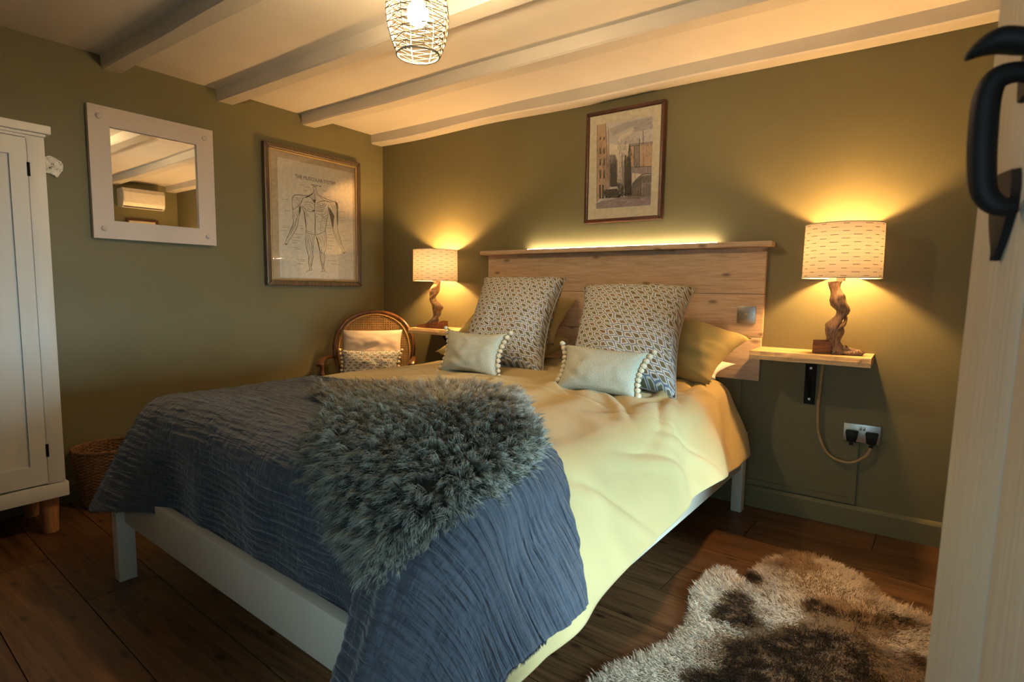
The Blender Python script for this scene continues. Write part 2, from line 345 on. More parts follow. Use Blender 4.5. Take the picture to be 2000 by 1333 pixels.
POSTER_LINES=[(3,[(-643,1773),(-638,1778),(-626,1780),(-621,1774),(-619,1759)]),(3,[(-643,1773),(-639,1749),(-656,1726),(-688,1709),(-736,1708),(-775,1703),(-794,1693),(-804,1671),(-805,1637),(-799,1604)]),(3,[(-799,1604),(-769,1625),(-745,1645),(-733,1667),(-721,1689),(-688,1706)]),(1.5,[(-800,1682),(-767,1684),(-724,1690)]),(1.5,[(-797,1665),(-768,1673),(-753,1658),(-761,1636)]),(1.5,[(-791,1653),(-772,1655),(-769,1639)]),(1.5,[(-779,1685),(-744,1672),(-741,1659)]),(3,[(-803,1624),(-801,1570),(-798,1530),(-807,1495),(-827,1460),(-847,1417),(-860,1389)]),(2.5,[(-860,1389),(-865,1374),(-859,1377),(-858,1368),(-853,1377),(-849,1371),(-845,1387)]),(2.5,[(-845,1387),(-820,1420),(-790,1463),(-768,1506),(-764,1534),(-751,1583),(-742,1628)]),(1.5,[(-785,1599),(-790,1565),(-779,1532),(-796,1490),(-828,1433)]),(1.5,[(-769,1608),(-763,1575),(-783,1532),(-788,1497),(-816,1447)]),(1.5,[(-799,1503),(-819,1460),(-839,1418)]),(1.5,[(-778,1587),(-771,1560),(-775,1532)]),(3.5,[(-734,1633),(-719,1600),(-710,1553),(-705,1512),(-705,1471)]),(2.5,[(-734,1640),(-710,1623),(-691,1611),(-659,1607),(-636,1614)]),(2,[(-722,1634),(-699,1599),(-683,1584)]),(2,[(-716,1608),(-695,1582),(-682,1574)]),(2,[(-714,1591),(-692,1569)]),(1.5,[(-711,1574),(-694,1551)]),(1.5,[(-707,1547),(-693,1520)]),(3,[(-688,1707),(-665,1704),(-645,1682),(-633,1666)]),(2,[(-664,1725),(-648,1706),(-637,1673)]),(3,[(-631,1757),(-636,1722),(-632,1687)]),(2,[(-623,1744),(-625,1709),(-629,1681)]),(2,[(-717,1662),(-681,1670),(-649,1664),(-633,1649)]),(1.5,[(-714,1649),(-674,1651),(-642,1634)]),(1.5,[(-698,1637),(-666,1638),(-638,1624)]),(1.5,[(-690,1624),(-667,1620),(-642,1616)]),(3,[(-631,1688),(-633,1645),(-634,1603)]),(4.5,[(-633,1604),(-632,1548),(-634,1498),(-635,1450)]),(3,[(-621,1774),(-616,1749),(-599,1727),(-557,1712),(-523,1706),(-489,1701),(-461,1702)]),(2,[(-618,1731),(-591,1714),(-558,1697),(-524,1691)]),(3,[(-623,1661),(-604,1677),(-575,1690),(-541,1694),(-507,1693),(-467,1697)]),(3,[(-467,1701),(-450,1692),(-442,1669)]),(2,[(-515,1689),(-490,1663),(-482,1636)]),(2,[(-489,1685),(-468,1652),(-467,1608)]),(1.5,[(-477,1676),(-455,1639),(-456,1581)]),(2.5,[(-524,1670),(-519,1631),(-505,1575),(-493,1526),(-486,1498),(-472,1455),(-442,1406),(-409,1361)]),(3,[(-449,1516),(-445,1494),(-428,1444),(-411,1401),(-391,1362)]),(1.5,[(-480,1498),(-459,1456),(-433,1414),(-405,1372)]),(1.5,[(-458,1493),(-441,1451),(-416,1394)]),(2.5,[(-409,1361),(-406,1342),(-398,1350),(-397,1337),(-391,1348),(-386,1342),(-389,1362)]),(3,[(-524,1659),(-525,1616),(-535,1572),(-544,1528),(-552,1492),(-546,1449),(-544,1399),(-555,1351)]),(2,[(-624,1647),(-584,1654),(-550,1674)]),(2.5,[(-624,1636),(-584,1642),(-546,1664),(-537,1679)]),(2,[(-624,1626),(-584,1629),(-550,1645)]),(2.5,[(-624,1617),(-584,1619),(-555,1628)]),(2,[(-626,1604),(-593,1594),(-560,1598),(-542,1628)]),(2,[(-608,1666),(-604,1653)]),(2,[(-592,1672),(-588,1656)]),(2,[(-571,1678),(-568,1662)]),(2,[(-554,1684),(-558,1665)]),(2,[(-577,1589),(-573,1561),(-586,1549),(-611,1544)]),(2,[(-586,1545),(-591,1524),(-587,1506),(-604,1501)]),(2,[(-627,1580),(-610,1578)]),(2,[(-583,1503),(-587,1488),(-554,1488)]),(2,[(-577,1589),(-560,1580),(-534,1601)]),(2,[(-570,1579),(-556,1566),(-536,1583)]),(2,[(-569,1561),(-552,1552),(-538,1565)]),(2,[(-561,1541),(-548,1535)]),(1.5,[(-574,1539),(-570,1519),(-575,1497)]),(2,[(-704,1485),(-686,1472),(-658,1469)]),(2.5,[(-706,1471),(-686,1460),(-654,1456),(-635,1450)]),(2.5,[(-635,1450),(-596,1465),(-552,1486)]),(3,[(-706,1471),(-712,1415),(-706,1366),(-696,1332),(-690,1297),(-691,1255),(-684,1227),(-686,1210),(-713,1195)]),(3,[(-640,1448),(-646,1406),(-655,1359),(-657,1327),(-654,1299),(-665,1256),(-671,1228),(-664,1214),(-684,1206)]),(2,[(-695,1458),(-700,1416),(-693,1367)]),(2,[(-679,1452),(-688,1403),(-677,1347)]),(2,[(-663,1447),(-675,1417),(-664,1383),(-673,1333)]),(2,[(-650,1444),(-659,1405),(-658,1370)]),(2,[(-673,1333),(-682,1291),(-680,1242)]),(2,[(-665,1327),(-666,1292),(-676,1235)]),(3.5,[(-628,1446),(-614,1408),(-600,1359),(-598,1309),(-595,1281),(-584,1246),(-580,1221),(-590,1201)]),(3,[(-555,1351),(-564,1333),(-559,1297),(-567,1261),(-571,1224),(-560,1207),(-547,1198)]),(2,[(-590,1201),(-568,1206)]),(2,[(-613,1444),(-589,1410),(-582,1368)]),(2,[(-588,1453),(-572,1426),(-569,1376)]),(2,[(-563,1462),(-557,1427),(-565,1369)]),(2,[(-582,1339),(-587,1296),(-578,1246)]),(2,[(-570,1340),(-575,1296),(-573,1246)]),(3,[(-582,1360),(-591,1338),(-578,1332)]),(1.2,[(-750,1772),(-703,1776)]),(1.2,[(-715,1764),(-671,1767)]),(1.2,[(-719,1742),(-688,1744)]),(1.2,[(-573,1764),(-539,1767)]),(1.2,[(-569,1758),(-535,1760)]),(1.2,[(-557,1722),(-506,1726)]),(1.2,[(-855,1664),(-833,1665)]),(1.2,[(-436,1699),(-401,1701)]),(1.2,[(-861,1590),(-823,1592)]),(1.2,[(-438,1635),(-375,1638)]),(1.2,[(-439,1593),(-403,1595)]),(1.2,[(-439,1575),(-371,1577)]),(1.2,[(-439,1562),(-399,1563)]),(1.2,[(-886,1461),(-842,1461)]),(1.2,[(-875,1482),(-830,1483)]),(1.2,[(-757,1504),(-733,1504)]),(1.2,[(-753,1487),(-726,1487)]),(1.2,[(-789,1446),(-735,1446)]),(1.2,[(-801,1423),(-747,1423)]),(1.2,[(-805,1404),(-751,1404)]),(1.2,[(-814,1386),(-775,1386)]),(1.2,[(-822,1358),(-768,1358)]),(1.2,[(-792,1348),(-749,1348)]),(1.2,[(-544,1528),(-484,1530)]),(1.2,[(-536,1511),(-475,1512)]),(1.2,[(-537,1464),(-494,1465)]),(1.2,[(-542,1442),(-477,1443)]),(1.2,[(-538,1421),(-486,1421)]),(1.2,[(-539,1389),(-478,1388)]),(1.2,[(-539,1367),(-496,1366)]),(1.2,[(-406,1435),(-355,1435)]),(1.2,[(-423,1496),(-386,1497)]),(1.2,[(-778,1279),(-715,1277)]),(1.2,[(-770,1269),(-719,1267)]),(1.2,[(-783,1250),(-728,1248)]),(1.2,[(-532,1284),(-462,1282)]),(1.2,[(-515,1262),(-445,1259)]),(1.2,[(-445,1257),(-427,1257)]),(1.2,[(-406,1163),(-388,1162)])]
POSTER_FILLS=[[(-755,1629),(-738,1636),(-742,1604),(-755,1562),(-757,1603)],[(-520,1656),(-503,1640),(-486,1617),(-472,1597),(-479,1571),(-484,1512),(-493,1526),(-502,1568),(-515,1617)],[(-465,1699),(-447,1691),(-441,1666),(-443,1567),(-449,1512),(-455,1566),(-452,1646),(-462,1681)],[(-706,1699),(-684,1711),(-656,1726),(-643,1738),(-646,1727),(-672,1708),(-701,1692)],[(-722,1614),(-713,1594),(-700,1499),(-706,1498),(-712,1539)],[(-628,1442),(-614,1429),(-605,1387),(-597,1349),(-604,1348),(-615,1387)],[(-649,1685),(-632,1694),(-623,1689),(-630,1667)],[(-655,1615),(-636,1624),(-634,1612),(-651,1608)]]
ART_FILLS=[(0,[(1853,2049),(2192,2046),(2208,1568),(1860,1572)]),(1,[(1997,1968),(2097,2003),(2106,1993),(2071,1974),(2012,1945),(1989,1918),(1986,1944)]),(7,[(1929,2020),(2032,2037),(2184,2044),(2190,1980),(2134,1976),(2071,1978),(2087,2012),(1950,1974)]),(1,[(1932,1935),(1980,1920),(2054,1918),(2057,1851),(1987,1724),(1934,1866)]),(2,[(1853,2049),(1900,2048),(1907,2049),(1929,1867),(1941,1694),(1862,1609)]),(3,[(1935,1870),(1972,1868),(1985,1834),(1990,1689),(1941,1694)]),(4,[(1943,1805),(1968,1862),(1978,1827),(1988,1689),(1945,1689)]),(5,[(2010,1865),(2017,1864),(2032,1711),(2025,1690),(2018,1712)]),(4,[(2027,1838),(2048,1852),(2054,1918),(2062,1900),(2071,1782),(2079,1664),(2030,1689)]),(2,[(2060,1900),(2085,1897),(2084,1789),(2070,1791)]),(3,[(2085,1897),(2116,1901),(2118,1777),(2087,1785)]),(2,[(2116,1905),(2192,1911),(2196,1776),(2121,1781)]),(5,[(2055,1916),(2192,1911),(2193,1899),(2060,1900)]),(1,[(2079,1752),(2138,1741),(2080,1710)]),(5,[(2071,1784),(2196,1776),(2198,1735),(2138,1741),(2072,1757)]),(4,[(2081,1693),(2138,1733),(2195,1733),(2195,1690),(2135,1688),(2083,1638)]),(3,[(2081,1685),(2134,1725),(2143,1608),(2056,1619)]),(5,[(2138,1729),(2196,1731),(2198,1570),(2143,1604)]),(4,[(2138,1729),(2191,1730),(2193,1693),(2139,1694)]),(6,[(1911,1679),(2002,1675),(1999,1624),(1918,1631)]),(4,[(1982,1715),(2081,1680),(2074,1618),(2003,1645)]),(5,[(1859,1603),(1913,1614),(1999,1624),(2046,1629),(2129,1611),(2198,1570),(1860,1572)])]
ART_LINES=[(5,[(1873,1977),(1874,1960)]),(3,[(1879,1980),(1878,1963)]),(5,[(1874,1917),(1877,1882)]),(3,[(1881,1920),(1880,1886)]),(5,[(1876,1856),(1879,1817)]),(3,[(1883,1859),(1882,1821)]),(5,[(1878,1791),(1881,1743)]),(3,[(1885,1794),(1885,1747)]),(5,[(1897,1974),(1899,1956)]),(3,[(1904,1977),(1902,1960)]),(5,[(1899,1913),(1901,1879)]),(3,[(1906,1917),(1905,1883)]),(5,[(1901,1853),(1903,1814)]),(3,[(1908,1856),(1907,1818)]),(5,[(1903,1788),(1905,1740)]),(3,[(1910,1792),(1909,1744)]),(10,[(1881,1708),(1885,1629)]),(10,[(1900,1706),(1903,1628)]),(6,[(1911,1675),(1913,1642)]),(6,[(1918,1670),(1922,1640)]),(6,[(1924,1678),(1922,1643)]),(6,[(1930,1669),(1932,1641)]),(6,[(1937,1673),(1942,1627)]),(6,[(1943,1668),(1944,1637)]),(6,[(1949,1675),(1950,1635)]),(6,[(1955,1677),(1957,1633)]),(6,[(1962,1672),(1961,1632)]),(6,[(1968,1668),(1970,1637)]),(6,[(1974,1667),(1977,1625)]),(6,[(1980,1669),(1980,1632)]),(6,[(1987,1662),(1988,1636)]),(6,[(1993,1659),(1994,1637)]),(6,[(1999,1666),(2001,1623)]),(3,[(1942,1844),(1949,1693)]),(3,[(1948,1820),(1954,1692)]),(3,[(1953,1818),(1959,1692)]),(3,[(1958,1798),(1963,1692)]),(3,[(1962,1832),(1968,1691)]),(3,[(1967,1815),(1973,1691)]),(3,[(1972,1812),(1978,1690)]),(3,[(1975,1843),(1982,1690)]),(3,[(1980,1835),(1987,1689)]),(4,[(2030,1830),(2039,1639)]),(4,[(2033,1857),(2043,1644)]),(4,[(2037,1857),(2048,1633)]),(4,[(2044,1794),(2052,1638)]),(4,[(2047,1805),(2056,1630)]),(4,[(2051,1810),(2060,1636)]),(4,[(2054,1844),(2064,1639)]),(4,[(2058,1852),(2069,1633)]),(4,[(2063,1837),(2073,1626)]),(4,[(2068,1811),(2077,1636)]),(2.5,[(2081,1693),(2082,1626)]),(2.5,[(2086,1698),(2087,1625)]),(2.5,[(2091,1702),(2093,1625)]),(2.5,[(2097,1707),(2098,1624)]),(2.5,[(2102,1711),(2104,1624)]),(2.5,[(2107,1716),(2109,1623)]),(2.5,[(2112,1720),(2115,1623)]),(2.5,[(2118,1724),(2120,1622)]),(2.5,[(2123,1729),(2125,1622)]),(2.5,[(2128,1733),(2131,1622)]),(2.5,[(2133,1738),(2136,1621)]),(2,[(2142,1687),(2145,1616)]),(2,[(2148,1687),(2151,1616)]),(2,[(2154,1686),(2157,1615)]),(2,[(2161,1685),(2163,1615)]),(2,[(2167,1685),(2170,1614)]),(2,[(2173,1684),(2176,1614)]),(2,[(2179,1684),(2182,1613)]),(2,[(2186,1683),(2188,1613)]),(2,[(2192,1682),(2194,1612)]),(3,[(2096,1779),(2113,1811)]),(3,[(2134,1976),(2138,1902)]),(3,[(2117,1934),(2116,1905)]),(2,[(1925,2021),(1941,1694)]),(2,[(1907,2049),(1929,1721)]),(2,[(1853,2049),(1864,1605)]),(4,[(2081,1693),(2138,1739),(2196,1737)]),(3,[(2071,1786),(2196,1777)]),(3,[(2055,1901),(2116,1899)]),(3,[(2085,1897),(2088,1789)]),(3,[(2115,1934),(2121,1779)]),(2,[(2140,1857),(2143,1782)]),(3,[(2056,1619),(2129,1612)]),(3,[(2075,1848),(2055,1914)]),(2,[(1864,1600),(1913,1618)]),(5,[(2053,1829),(2051,1819)]),(5,[(2065,1835),(2066,1825)]),(5,[(2063,1862),(2068,1851)]),(5,[(2056,1884),(2060,1873)]),(5,[(2052,1754),(2048,1744)]),(5,[(2059,1741),(2060,1730)]),(5,[(2070,1719),(2065,1709)]),(5,[(2051,1835),(2046,1825)]),(5,[(2057,1807),(2049,1797)]),(5,[(2049,1830),(2051,1819)]),(5,[(2055,1713),(2051,1703)]),(5,[(2068,1834),(2060,1824)]),(5,[(2057,1844),(2054,1834)]),(5,[(2056,1739),(2057,1729)]),(5,[(2064,1720),(2069,1709)]),(5,[(2069,1758),(2073,1747)]),(5,[(2050,1843),(2051,1833)]),(5,[(2058,1713),(2056,1703)]),(5,[(2055,1876),(2051,1867)]),(5,[(2061,1777),(2056,1767)]),(5,[(2060,1782),(2052,1773)]),(5,[(2057,1896),(2055,1886)]),(5,[(2053,1828),(2057,1817)]),(5,[(2058,1843),(2059,1832)]),(5,[(2052,1812),(2047,1802)]),(5,[(2065,1708),(2060,1698)]),(7,[(2006,1698),(2000,1686)]),(7,[(1999,1687),(2002,1674)]),(7,[(2012,1638),(2006,1626)]),(7,[(2059,1647),(2061,1634)]),(7,[(2023,1668),(2017,1656)]),(7,[(2008,1647),(2007,1634)]),(7,[(2041,1680),(2042,1667)]),(7,[(2017,1678),(2017,1665)]),(7,[(2043,1648),(2037,1636)]),(7,[(2020,1658),(2020,1645)]),(7,[(2023,1657),(2029,1643)]),(7,[(2020,1649),(2016,1637)]),(7,[(1996,1702),(1993,1689)]),(7,[(2023,1677),(2024,1664)]),(7,[(2018,1678),(2018,1666)]),(7,[(2024,1688),(2022,1675)]),(7,[(1999,1671),(2001,1658)]),(7,[(2008,1643),(2007,1630)]),(7,[(2070,1694),(2071,1681)]),(7,[(2039,1692),(2039,1679)]),(7,[(2019,1641),(2026,1628)]),(7,[(2013,1667),(2011,1655)]),(7,[(2072,1648),(2078,1634)]),(7,[(2070,1665),(2076,1651)]),(7,[(2044,1644),(2041,1631)]),(7,[(2071,1670),(2070,1657)]),(1.5,[(2175,1986),(2184,1979)]),(1.5,[(2080,1952),(2089,1950)]),(1.5,[(2143,1962),(2152,1963)]),(1.5,[(2075,2001),(2084,2003)]),(1.5,[(2157,2002),(2166,2006)]),(1.5,[(2168,2011),(2177,2004)]),(1.5,[(2135,1984),(2144,1979)]),(1.5,[(2176,1987),(2185,1987)]),(1.5,[(2160,2029),(2169,2029)]),(1.5,[(2174,2011),(2183,2016)]),(1.5,[(2142,1941),(2151,1940)]),(1.5,[(2083,2000),(2092,1995)])]
# ------------------------------------------------------------------ the room
XR, YF, ZC, ZB = 3.90, -3.10, 2.243, 2.177
def struct(o): o['kind'] = 'structure'; return o
m = MB(); m.box((-.15, -.15+.15, -.1), (XR+.15, .15, ZC+.1)); struct(m.build('wall_back', M_WALL))
m = MB(); m.box((-.15, YF-.1, -.1), (0, 0, ZC+.1)); struct(m.build('wall_left', M_WALL))
WY = (-2.07, -1.13, .42, 1.10)
m = MB(); m.box((XR, YF-.1, -.1), (XR+.25, WY[0], ZC+.1)); m.box((XR, WY[1], -.1), (XR+.25, 0, ZC+.1)); m.box((XR, WY[0], -.1), (XR+.25, WY[1], WY[2])); m.box((XR, WY[0], WY[3]), (XR+.25, WY[1], ZC+.1)); struct(m.build('wall_right', M_WALL))
wn = struct(thing('window_1', (XR+.2, -1.6, .42)))
for a, b, c, d in ((WY[0], WY[1], WY[2], WY[2]+.045), (WY[0], WY[1], WY[3]-.045, WY[3]), (WY[0], WY[0]+.045, WY[2]+.045, WY[3]-.045), (WY[1]-.045, WY[1], WY[2]+.045, WY[3]-.045), (-1.615, -1.585, WY[2]+.045, WY[3]-.045)):
    box_obj('window_frame', (XR+.17, a, c), (XR+.215, b, d), M_BEDW, wn, .004)
box_obj('window_sill', (XR-.03, WY[0]-.02, WY[2]-.03), (XR+.17, WY[1]+.02, WY[2]-.0005), M_BEDW, wn, .004)
box_obj('pane', (XR+.19, WY[0]+.045, WY[2]+.045), (XR+.194, WY[1]-.045, WY[3]-.045), M_GLASS, wn)
m = MB(); m.box((0, YF-.1, -.1), (2.74, YF, ZC+.1)); m.box((2.74, YF-.1, 2.03), (3.66, YF, ZC+.1)); m.box((3.66, YF-.1, -.1), (XR, YF, ZC+.1)); struct(m.build('wall_front', M_WALL))
ceil = struct(box_obj('ceiling', (-.1, YF-.1, ZC), (XR+.1, .1, ZC+.12), M_CEIL))
# floor: sub-base with single planks, laid about 2.5 degrees off the walls
floor = struct(box_obj('floor', (-.15, -4.6, -.12), (XR+.9, .1, -.018), plain('floor_gap', (.012, .007, .004), .9)))
def clip_poly(poly, a, b, c):      # keep a*x+b*y<=c
    out = []
    for i in range(len(poly)):
        p, q = poly[i], poly[(i+1) % len(poly)]; dp = a*p[0]+b*p[1]-c; dq = a*q[0]+b*q[1]-c
        if dp <= 0: out.append(p)
        if (dp < 0 < dq) or (dq < 0 < dp):
            t = dp/(dp-dq); out.append((p[0]+(q[0]-p[0])*t, p[1]+(q[1]-p[1])*t))
    return out
FA = radians(-2.6); fx = (cos(FA), sin(FA)); fy = (-sin(FA), cos(FA)); PW = .2235
def fl(a, b): return (a*fx[0]+b*fy[0], a*fx[1]+b*fy[1])
y0 = -2.28*1.0+0.0
for k in range(-10, 12):
    b0 = -2.30+PW*k; off = (k*0.47+.13) % 1.3
    for j in range(-2, 5):
        a0 = -1.3+off+j*1.3-.2; g = .0016
        poly = [fl(a0+g, b0+g), fl(a0+1.3-g, b0+g), fl(a0+1.3-g, b0+PW-g), fl(a0+g, b0+PW-g)]
        for cl in ((-1, 0, .0), (1, 0, XR), (0, 1, 0.0), (0, -1, 3.75)): poly = clip_poly(poly, *cl) if poly else poly
        if len(poly) < 3: continue
        area_ = abs(sum(poly[i][0]*poly[(i+1) % len(poly)][1]-poly[(i+1) % len(poly)][0]*poly[i][1] for i in range(len(poly))))/2
        if area_ < .004: continue
        m = MB(); m.prism(poly, 2, -.018, random.uniform(-.0006, .0)); m.build('floor_plank', M_FLOOR, floor)
# beams
def beam(y0, y1, seed):
    m = MB(); n = 26; vs = []; fs = []
    for i in range(n+1):
        x = XR*i/n
        w1 = .012*noise.noise((x*1.1, seed, 0)); w2 = .012*noise.noise((x*1.1, seed, 5)); h = .010*noise.noise((x*1.4, seed, 9))
        if i == 0: h = w1 = w2 = 0
        yb = min(y1+w2, -.0005)
        c = .008
        vs += [(x, y0+w1-.004, ZC+.01), (x, y0+w1, ZB+h+c), (x, y0+w1+c, ZB+h), (x, yb-c, ZB+h+.002), (x, yb, ZB+h+c), (x, yb, ZC+.01)]
    for i in range(n):
        for k in range(6): fs.append((i*6+k, i*6+(k+1) % 6, (i+1)*6+(k+1) % 6, (i+1)*6+k))
    fs += [tuple(range(5, -1, -1)), tuple(n*6+k for k in range(6))]
    m.add(vs, fs); return m.build('beam', M_BEAM, ceil, smooth=True, auto=.5)
for i, (a, b) in enumerate(((-.112, -.0005), (-.70, -.595), (-1.265, -1.163), (-1.838, -1.745), (-2.41, -2.31), (-2.97, -2.87))): beam(a, b, i*3.7)
# skirting and cable trunking
def baseboard(name, a, b, nrm):
    m = MB(); (xa, ya), (xb, yb) = a, b; t = .016
    prof = [(0, 0), (t, 0), (t, .092), (t*.75, .100), (t*.4, .108), (0, .110)]
    vs = [(xa+nrm[0]*p, ya+nrm[1]*p, z) for p, z in prof]+[(xb+nrm[0]*p, yb+nrm[1]*p, z) for p, z in prof]
    n = len(prof); fs = [tuple(range(n)), tuple(range(2*n-1, n-1, -1))]+[(i, (i+1) % n, n+(i+1) % n, n+i) for i in range(n)]
    m.add(vs, fs); return struct(m.build(name, M_WALL))
baseboard('baseboard_back', (0, 0), (XR, 0), (0, -1)); baseboard('baseboard_left', (0, YF), (0, -.017), (1, 0)); baseboard('baseboard_right', (XR, YF+.3), (XR, -.017), (-1, 0))
m = MB(); m.box((3.212, -.014, .142), (3.238, -.0005, .411)); m.box((2.685, -.014, .116), (3.238, -.0005, .142)); m.box((2.685, -.014, .142), (2.711, -.0005, .652))
m.build('cable_trunking', M_WALL); tagp(bpy.data.objects['cable_trunking'], 'slim cable trunking painted olive green running along the skirting up to the double socket', 'trunking')
# doorway frame and door leaf
struct(box_obj('trim_1', (2.68, YF-.105, 0), (2.76, YF+.012, 2.08), M_DOOR)); struct(box_obj('trim_2', (2.68, YF-.105, 2.02), (3.72, YF+.012, 2.10), M_DOOR)); struct(box_obj('trim_3', (3.64, YF-.105, 0), (3.72, YF+.012, 2.02), M_DOOR))
door = thing('door_1', (3.45, -2.20, 1.1)); struct(door)
DD = Vector((.188, -.982, 0)).normalized(); DN = Vector((-.982, -.188, 0)).normalized()
LEAN = 0.017
def dp(a, b, c):    # along the leaf from its latch edge, away from its face, up
    v = Vector((3.4445, -2.20, 0))+DD*a+DN*b; v += DN*(-(c-1.1)*LEAN*0-0); x = v.x+(c-1.43)*LEAN
    return (x, v.y, c)
for i, (a0, a1) in enumerate(((0, .148), (.150, .298), (.300, .448), (.450, .598), (.600, .745))):
    box_obj('door_board', (a0, -.022, .015), (a1, 0, 1.99), M_DOOR, door, .002, fn=dp)
box_obj('door_frame', (0, -.042, .015), (.745, -.022, 1.99), M_DOOR, door, .001, fn=dp)
dh = MB()
# back plate: upper and lower spear shaped pads
def pad(zc, zs, wd, flip, ac=.085):
    vs = []; fs = []; n = 13
    for k in range(n):
        t = k/(n-1); ww = max(wd*(sin(pi*min(1, .25+t*.75)))**.8*(1-.3*t), .0015); z = zc+flip*zs*t
        for a, b in ((-1, .0005), (-.8, .006), (0, .008), (.8, .006), (1, .0005)): vs.append(dp(ac+a*ww, b, z))
    for k in range(n-1):
        for q in range(4): fs.append((k*5+q, k*5+q+1, (k+1)*5+q+1, (k+1)*5+q))
        fs.append((k*5, (k+1)*5, (k+1)*5+4, k*5+4))
    fs += [(4, 3, 2, 1, 0), tuple((n-1)*5+q for q in range(5))]
    dh.add(vs, fs)
def pad_old(zc, zs, wd, flip):
    pts = []
    for k in range(13):
        t = k/12; z = zc+flip*zs*t; ww = wd*(sin(pi*min(1, .25+t*.75)))**.8*(1-.3*t)
        pts.append((z, max(ww, .001)))
    poly = [(.118-w_, z) for z, w_ in pts]+[(.118+w_, z) for z, w_ in reversed(pts)]
    n = len(poly); vs = [dp(a, .0005, z) for a, z in poly]+[dp(a, .007, z) for a, z in poly]
    dh.add(vs, [tuple(range(n)), tuple(range(2*n-1, n-1, -1))]+[(i, (i+1) % n, n+(i+1) % n, n+i) for i in range(n)])
pad(1.215, .082, .036, -1); pad(1.275, .080, .030, 1, .12)
hp = dh.build('back_plate', M_IRON, door, smooth=True, auto=.6)
g = MB(); pts = cr([(.122, .004, 1.293), (.122, .016, 1.296), (.121, .028, 1.292), (.120, .033, 1.277), (.120, .033, 1.245), (.120, .031, 1.215), (.121, .027, 1.192), (.122, .016, 1.180), (.122, .004, 1.180)], 4)
L_ = len(pts); rr = [.0075+.0038*sin(pi*i/(L_-1)) for i in range(L_)]; g.tube([dp(*p) for p in pts], rr, 10); g.build('grip', M_IRON, door, smooth=True)
g = MB(); pts = cr([(.124, .002, 1.318), (.122, .014, 1.322), (.119, .028, 1.326), (.116, .040, 1.324), (.113, .050, 1.318)], 4); L_ = len(pts)
for i, p in enumerate(pts): pass
vs = []; fs = []
for i, p in enumerate(pts):
    t = i/(L_-1); hw = .005+.010*sin(pi*min(1, t*.85+.12)); th = .0115*(sin(pi*min(1, .28+t*.66)))**.7
    for k in range(10):
        an = 2*pi*k/10; vs.append(dp(p.x+hw*cos(an), p.y, p.z+th*sin(an)))
for i in range(L_-1):
    for k in range(10): fs.append((i*10+k, i*10+(k+1) % 10, (i+1)*10+(k+1) % 10, (i+1)*10+k))
fs += [tuple(range(10)), tuple((L_-1)*10+k for k in range(9, -1, -1))]
g.add(vs, fs); g.build('thumb_latch', M_IRON, door, smooth=True)
g = MB(); g.tube([dp(.118, .0, 1.30), dp(.118, .016, 1.30)], .006, 10); g.build('rivet', M_STEEL, door, smooth=True)

# ------------------------------------------------------------------ bed
H0 = Vector((1.94, -.05, 0)); PH = radians(-2.0); AX = Vector((cos(PH), sin(PH), 0)); AY = Vector((-sin(PH), cos(PH), 0))
def B(x, y, z): v = H0+AX*x+AY*y; return (v.x, v.y, z)
bed = thing('bed', H0, 'low white painted wooden bed frame with square legs under the mustard duvet', 'bed')
HW = .83
for sx in (-1, 1):
    for yy in (-2.215, -.06):
        a = (sx*HW-(.0 if sx > 0 else 0), yy, 0); x0, x1 = (-HW, -HW+.05) if sx < 0 else (HW-.05, HW)
        box_obj('leg', (x0, yy-.0, 0), (x1, yy+.058, .352 if yy < -1 else .40), M_BEDW, bed, .003, fn=B)
box_obj('foot_rail', (-HW+.05, -2.19, .222), (HW-.05, -2.158, .358), M_BEDW, bed, .003, fn=B)
box_obj('head_rail', (-HW+.05, -.045, .222), (HW-.05, -.02, .358), M_BEDW, bed, .003, fn=B)
for sx in (-1, 1): box_obj('side_rail', (sx*(HW-.008), -2.157, .222), (sx*(HW-.036), -.062, .358), M_BEDW, bed, .003, fn=B)
for k in range(12): box_obj('slat', (-HW+.04, -2.10+k*.18, .300), (HW-.04, -2.03+k*.18, .316), M_OAKS, bed, fn=B)
for a, z in ((.62, .30), (.62, .26), (-.70, .315)):
    s_ = MB(); s_.tube([B(a, -2.1895, z), B(a, -2.1925, z)], .006, 10); s_.build('screw', M_STEEL, bed)
m = MB()
def mat_xy(x, y, z): return B(x, y, z)
m.box((-.745, -2.10, .318), (.745, -.03, .605), mat_xy, .05); mt = m.build('mattress', M_SHEET, None, smooth=True, loc=B(0, -1.1, .318)); tagp(mt, 'white mattress on the bed frame under the mustard duvet', 'mattress')
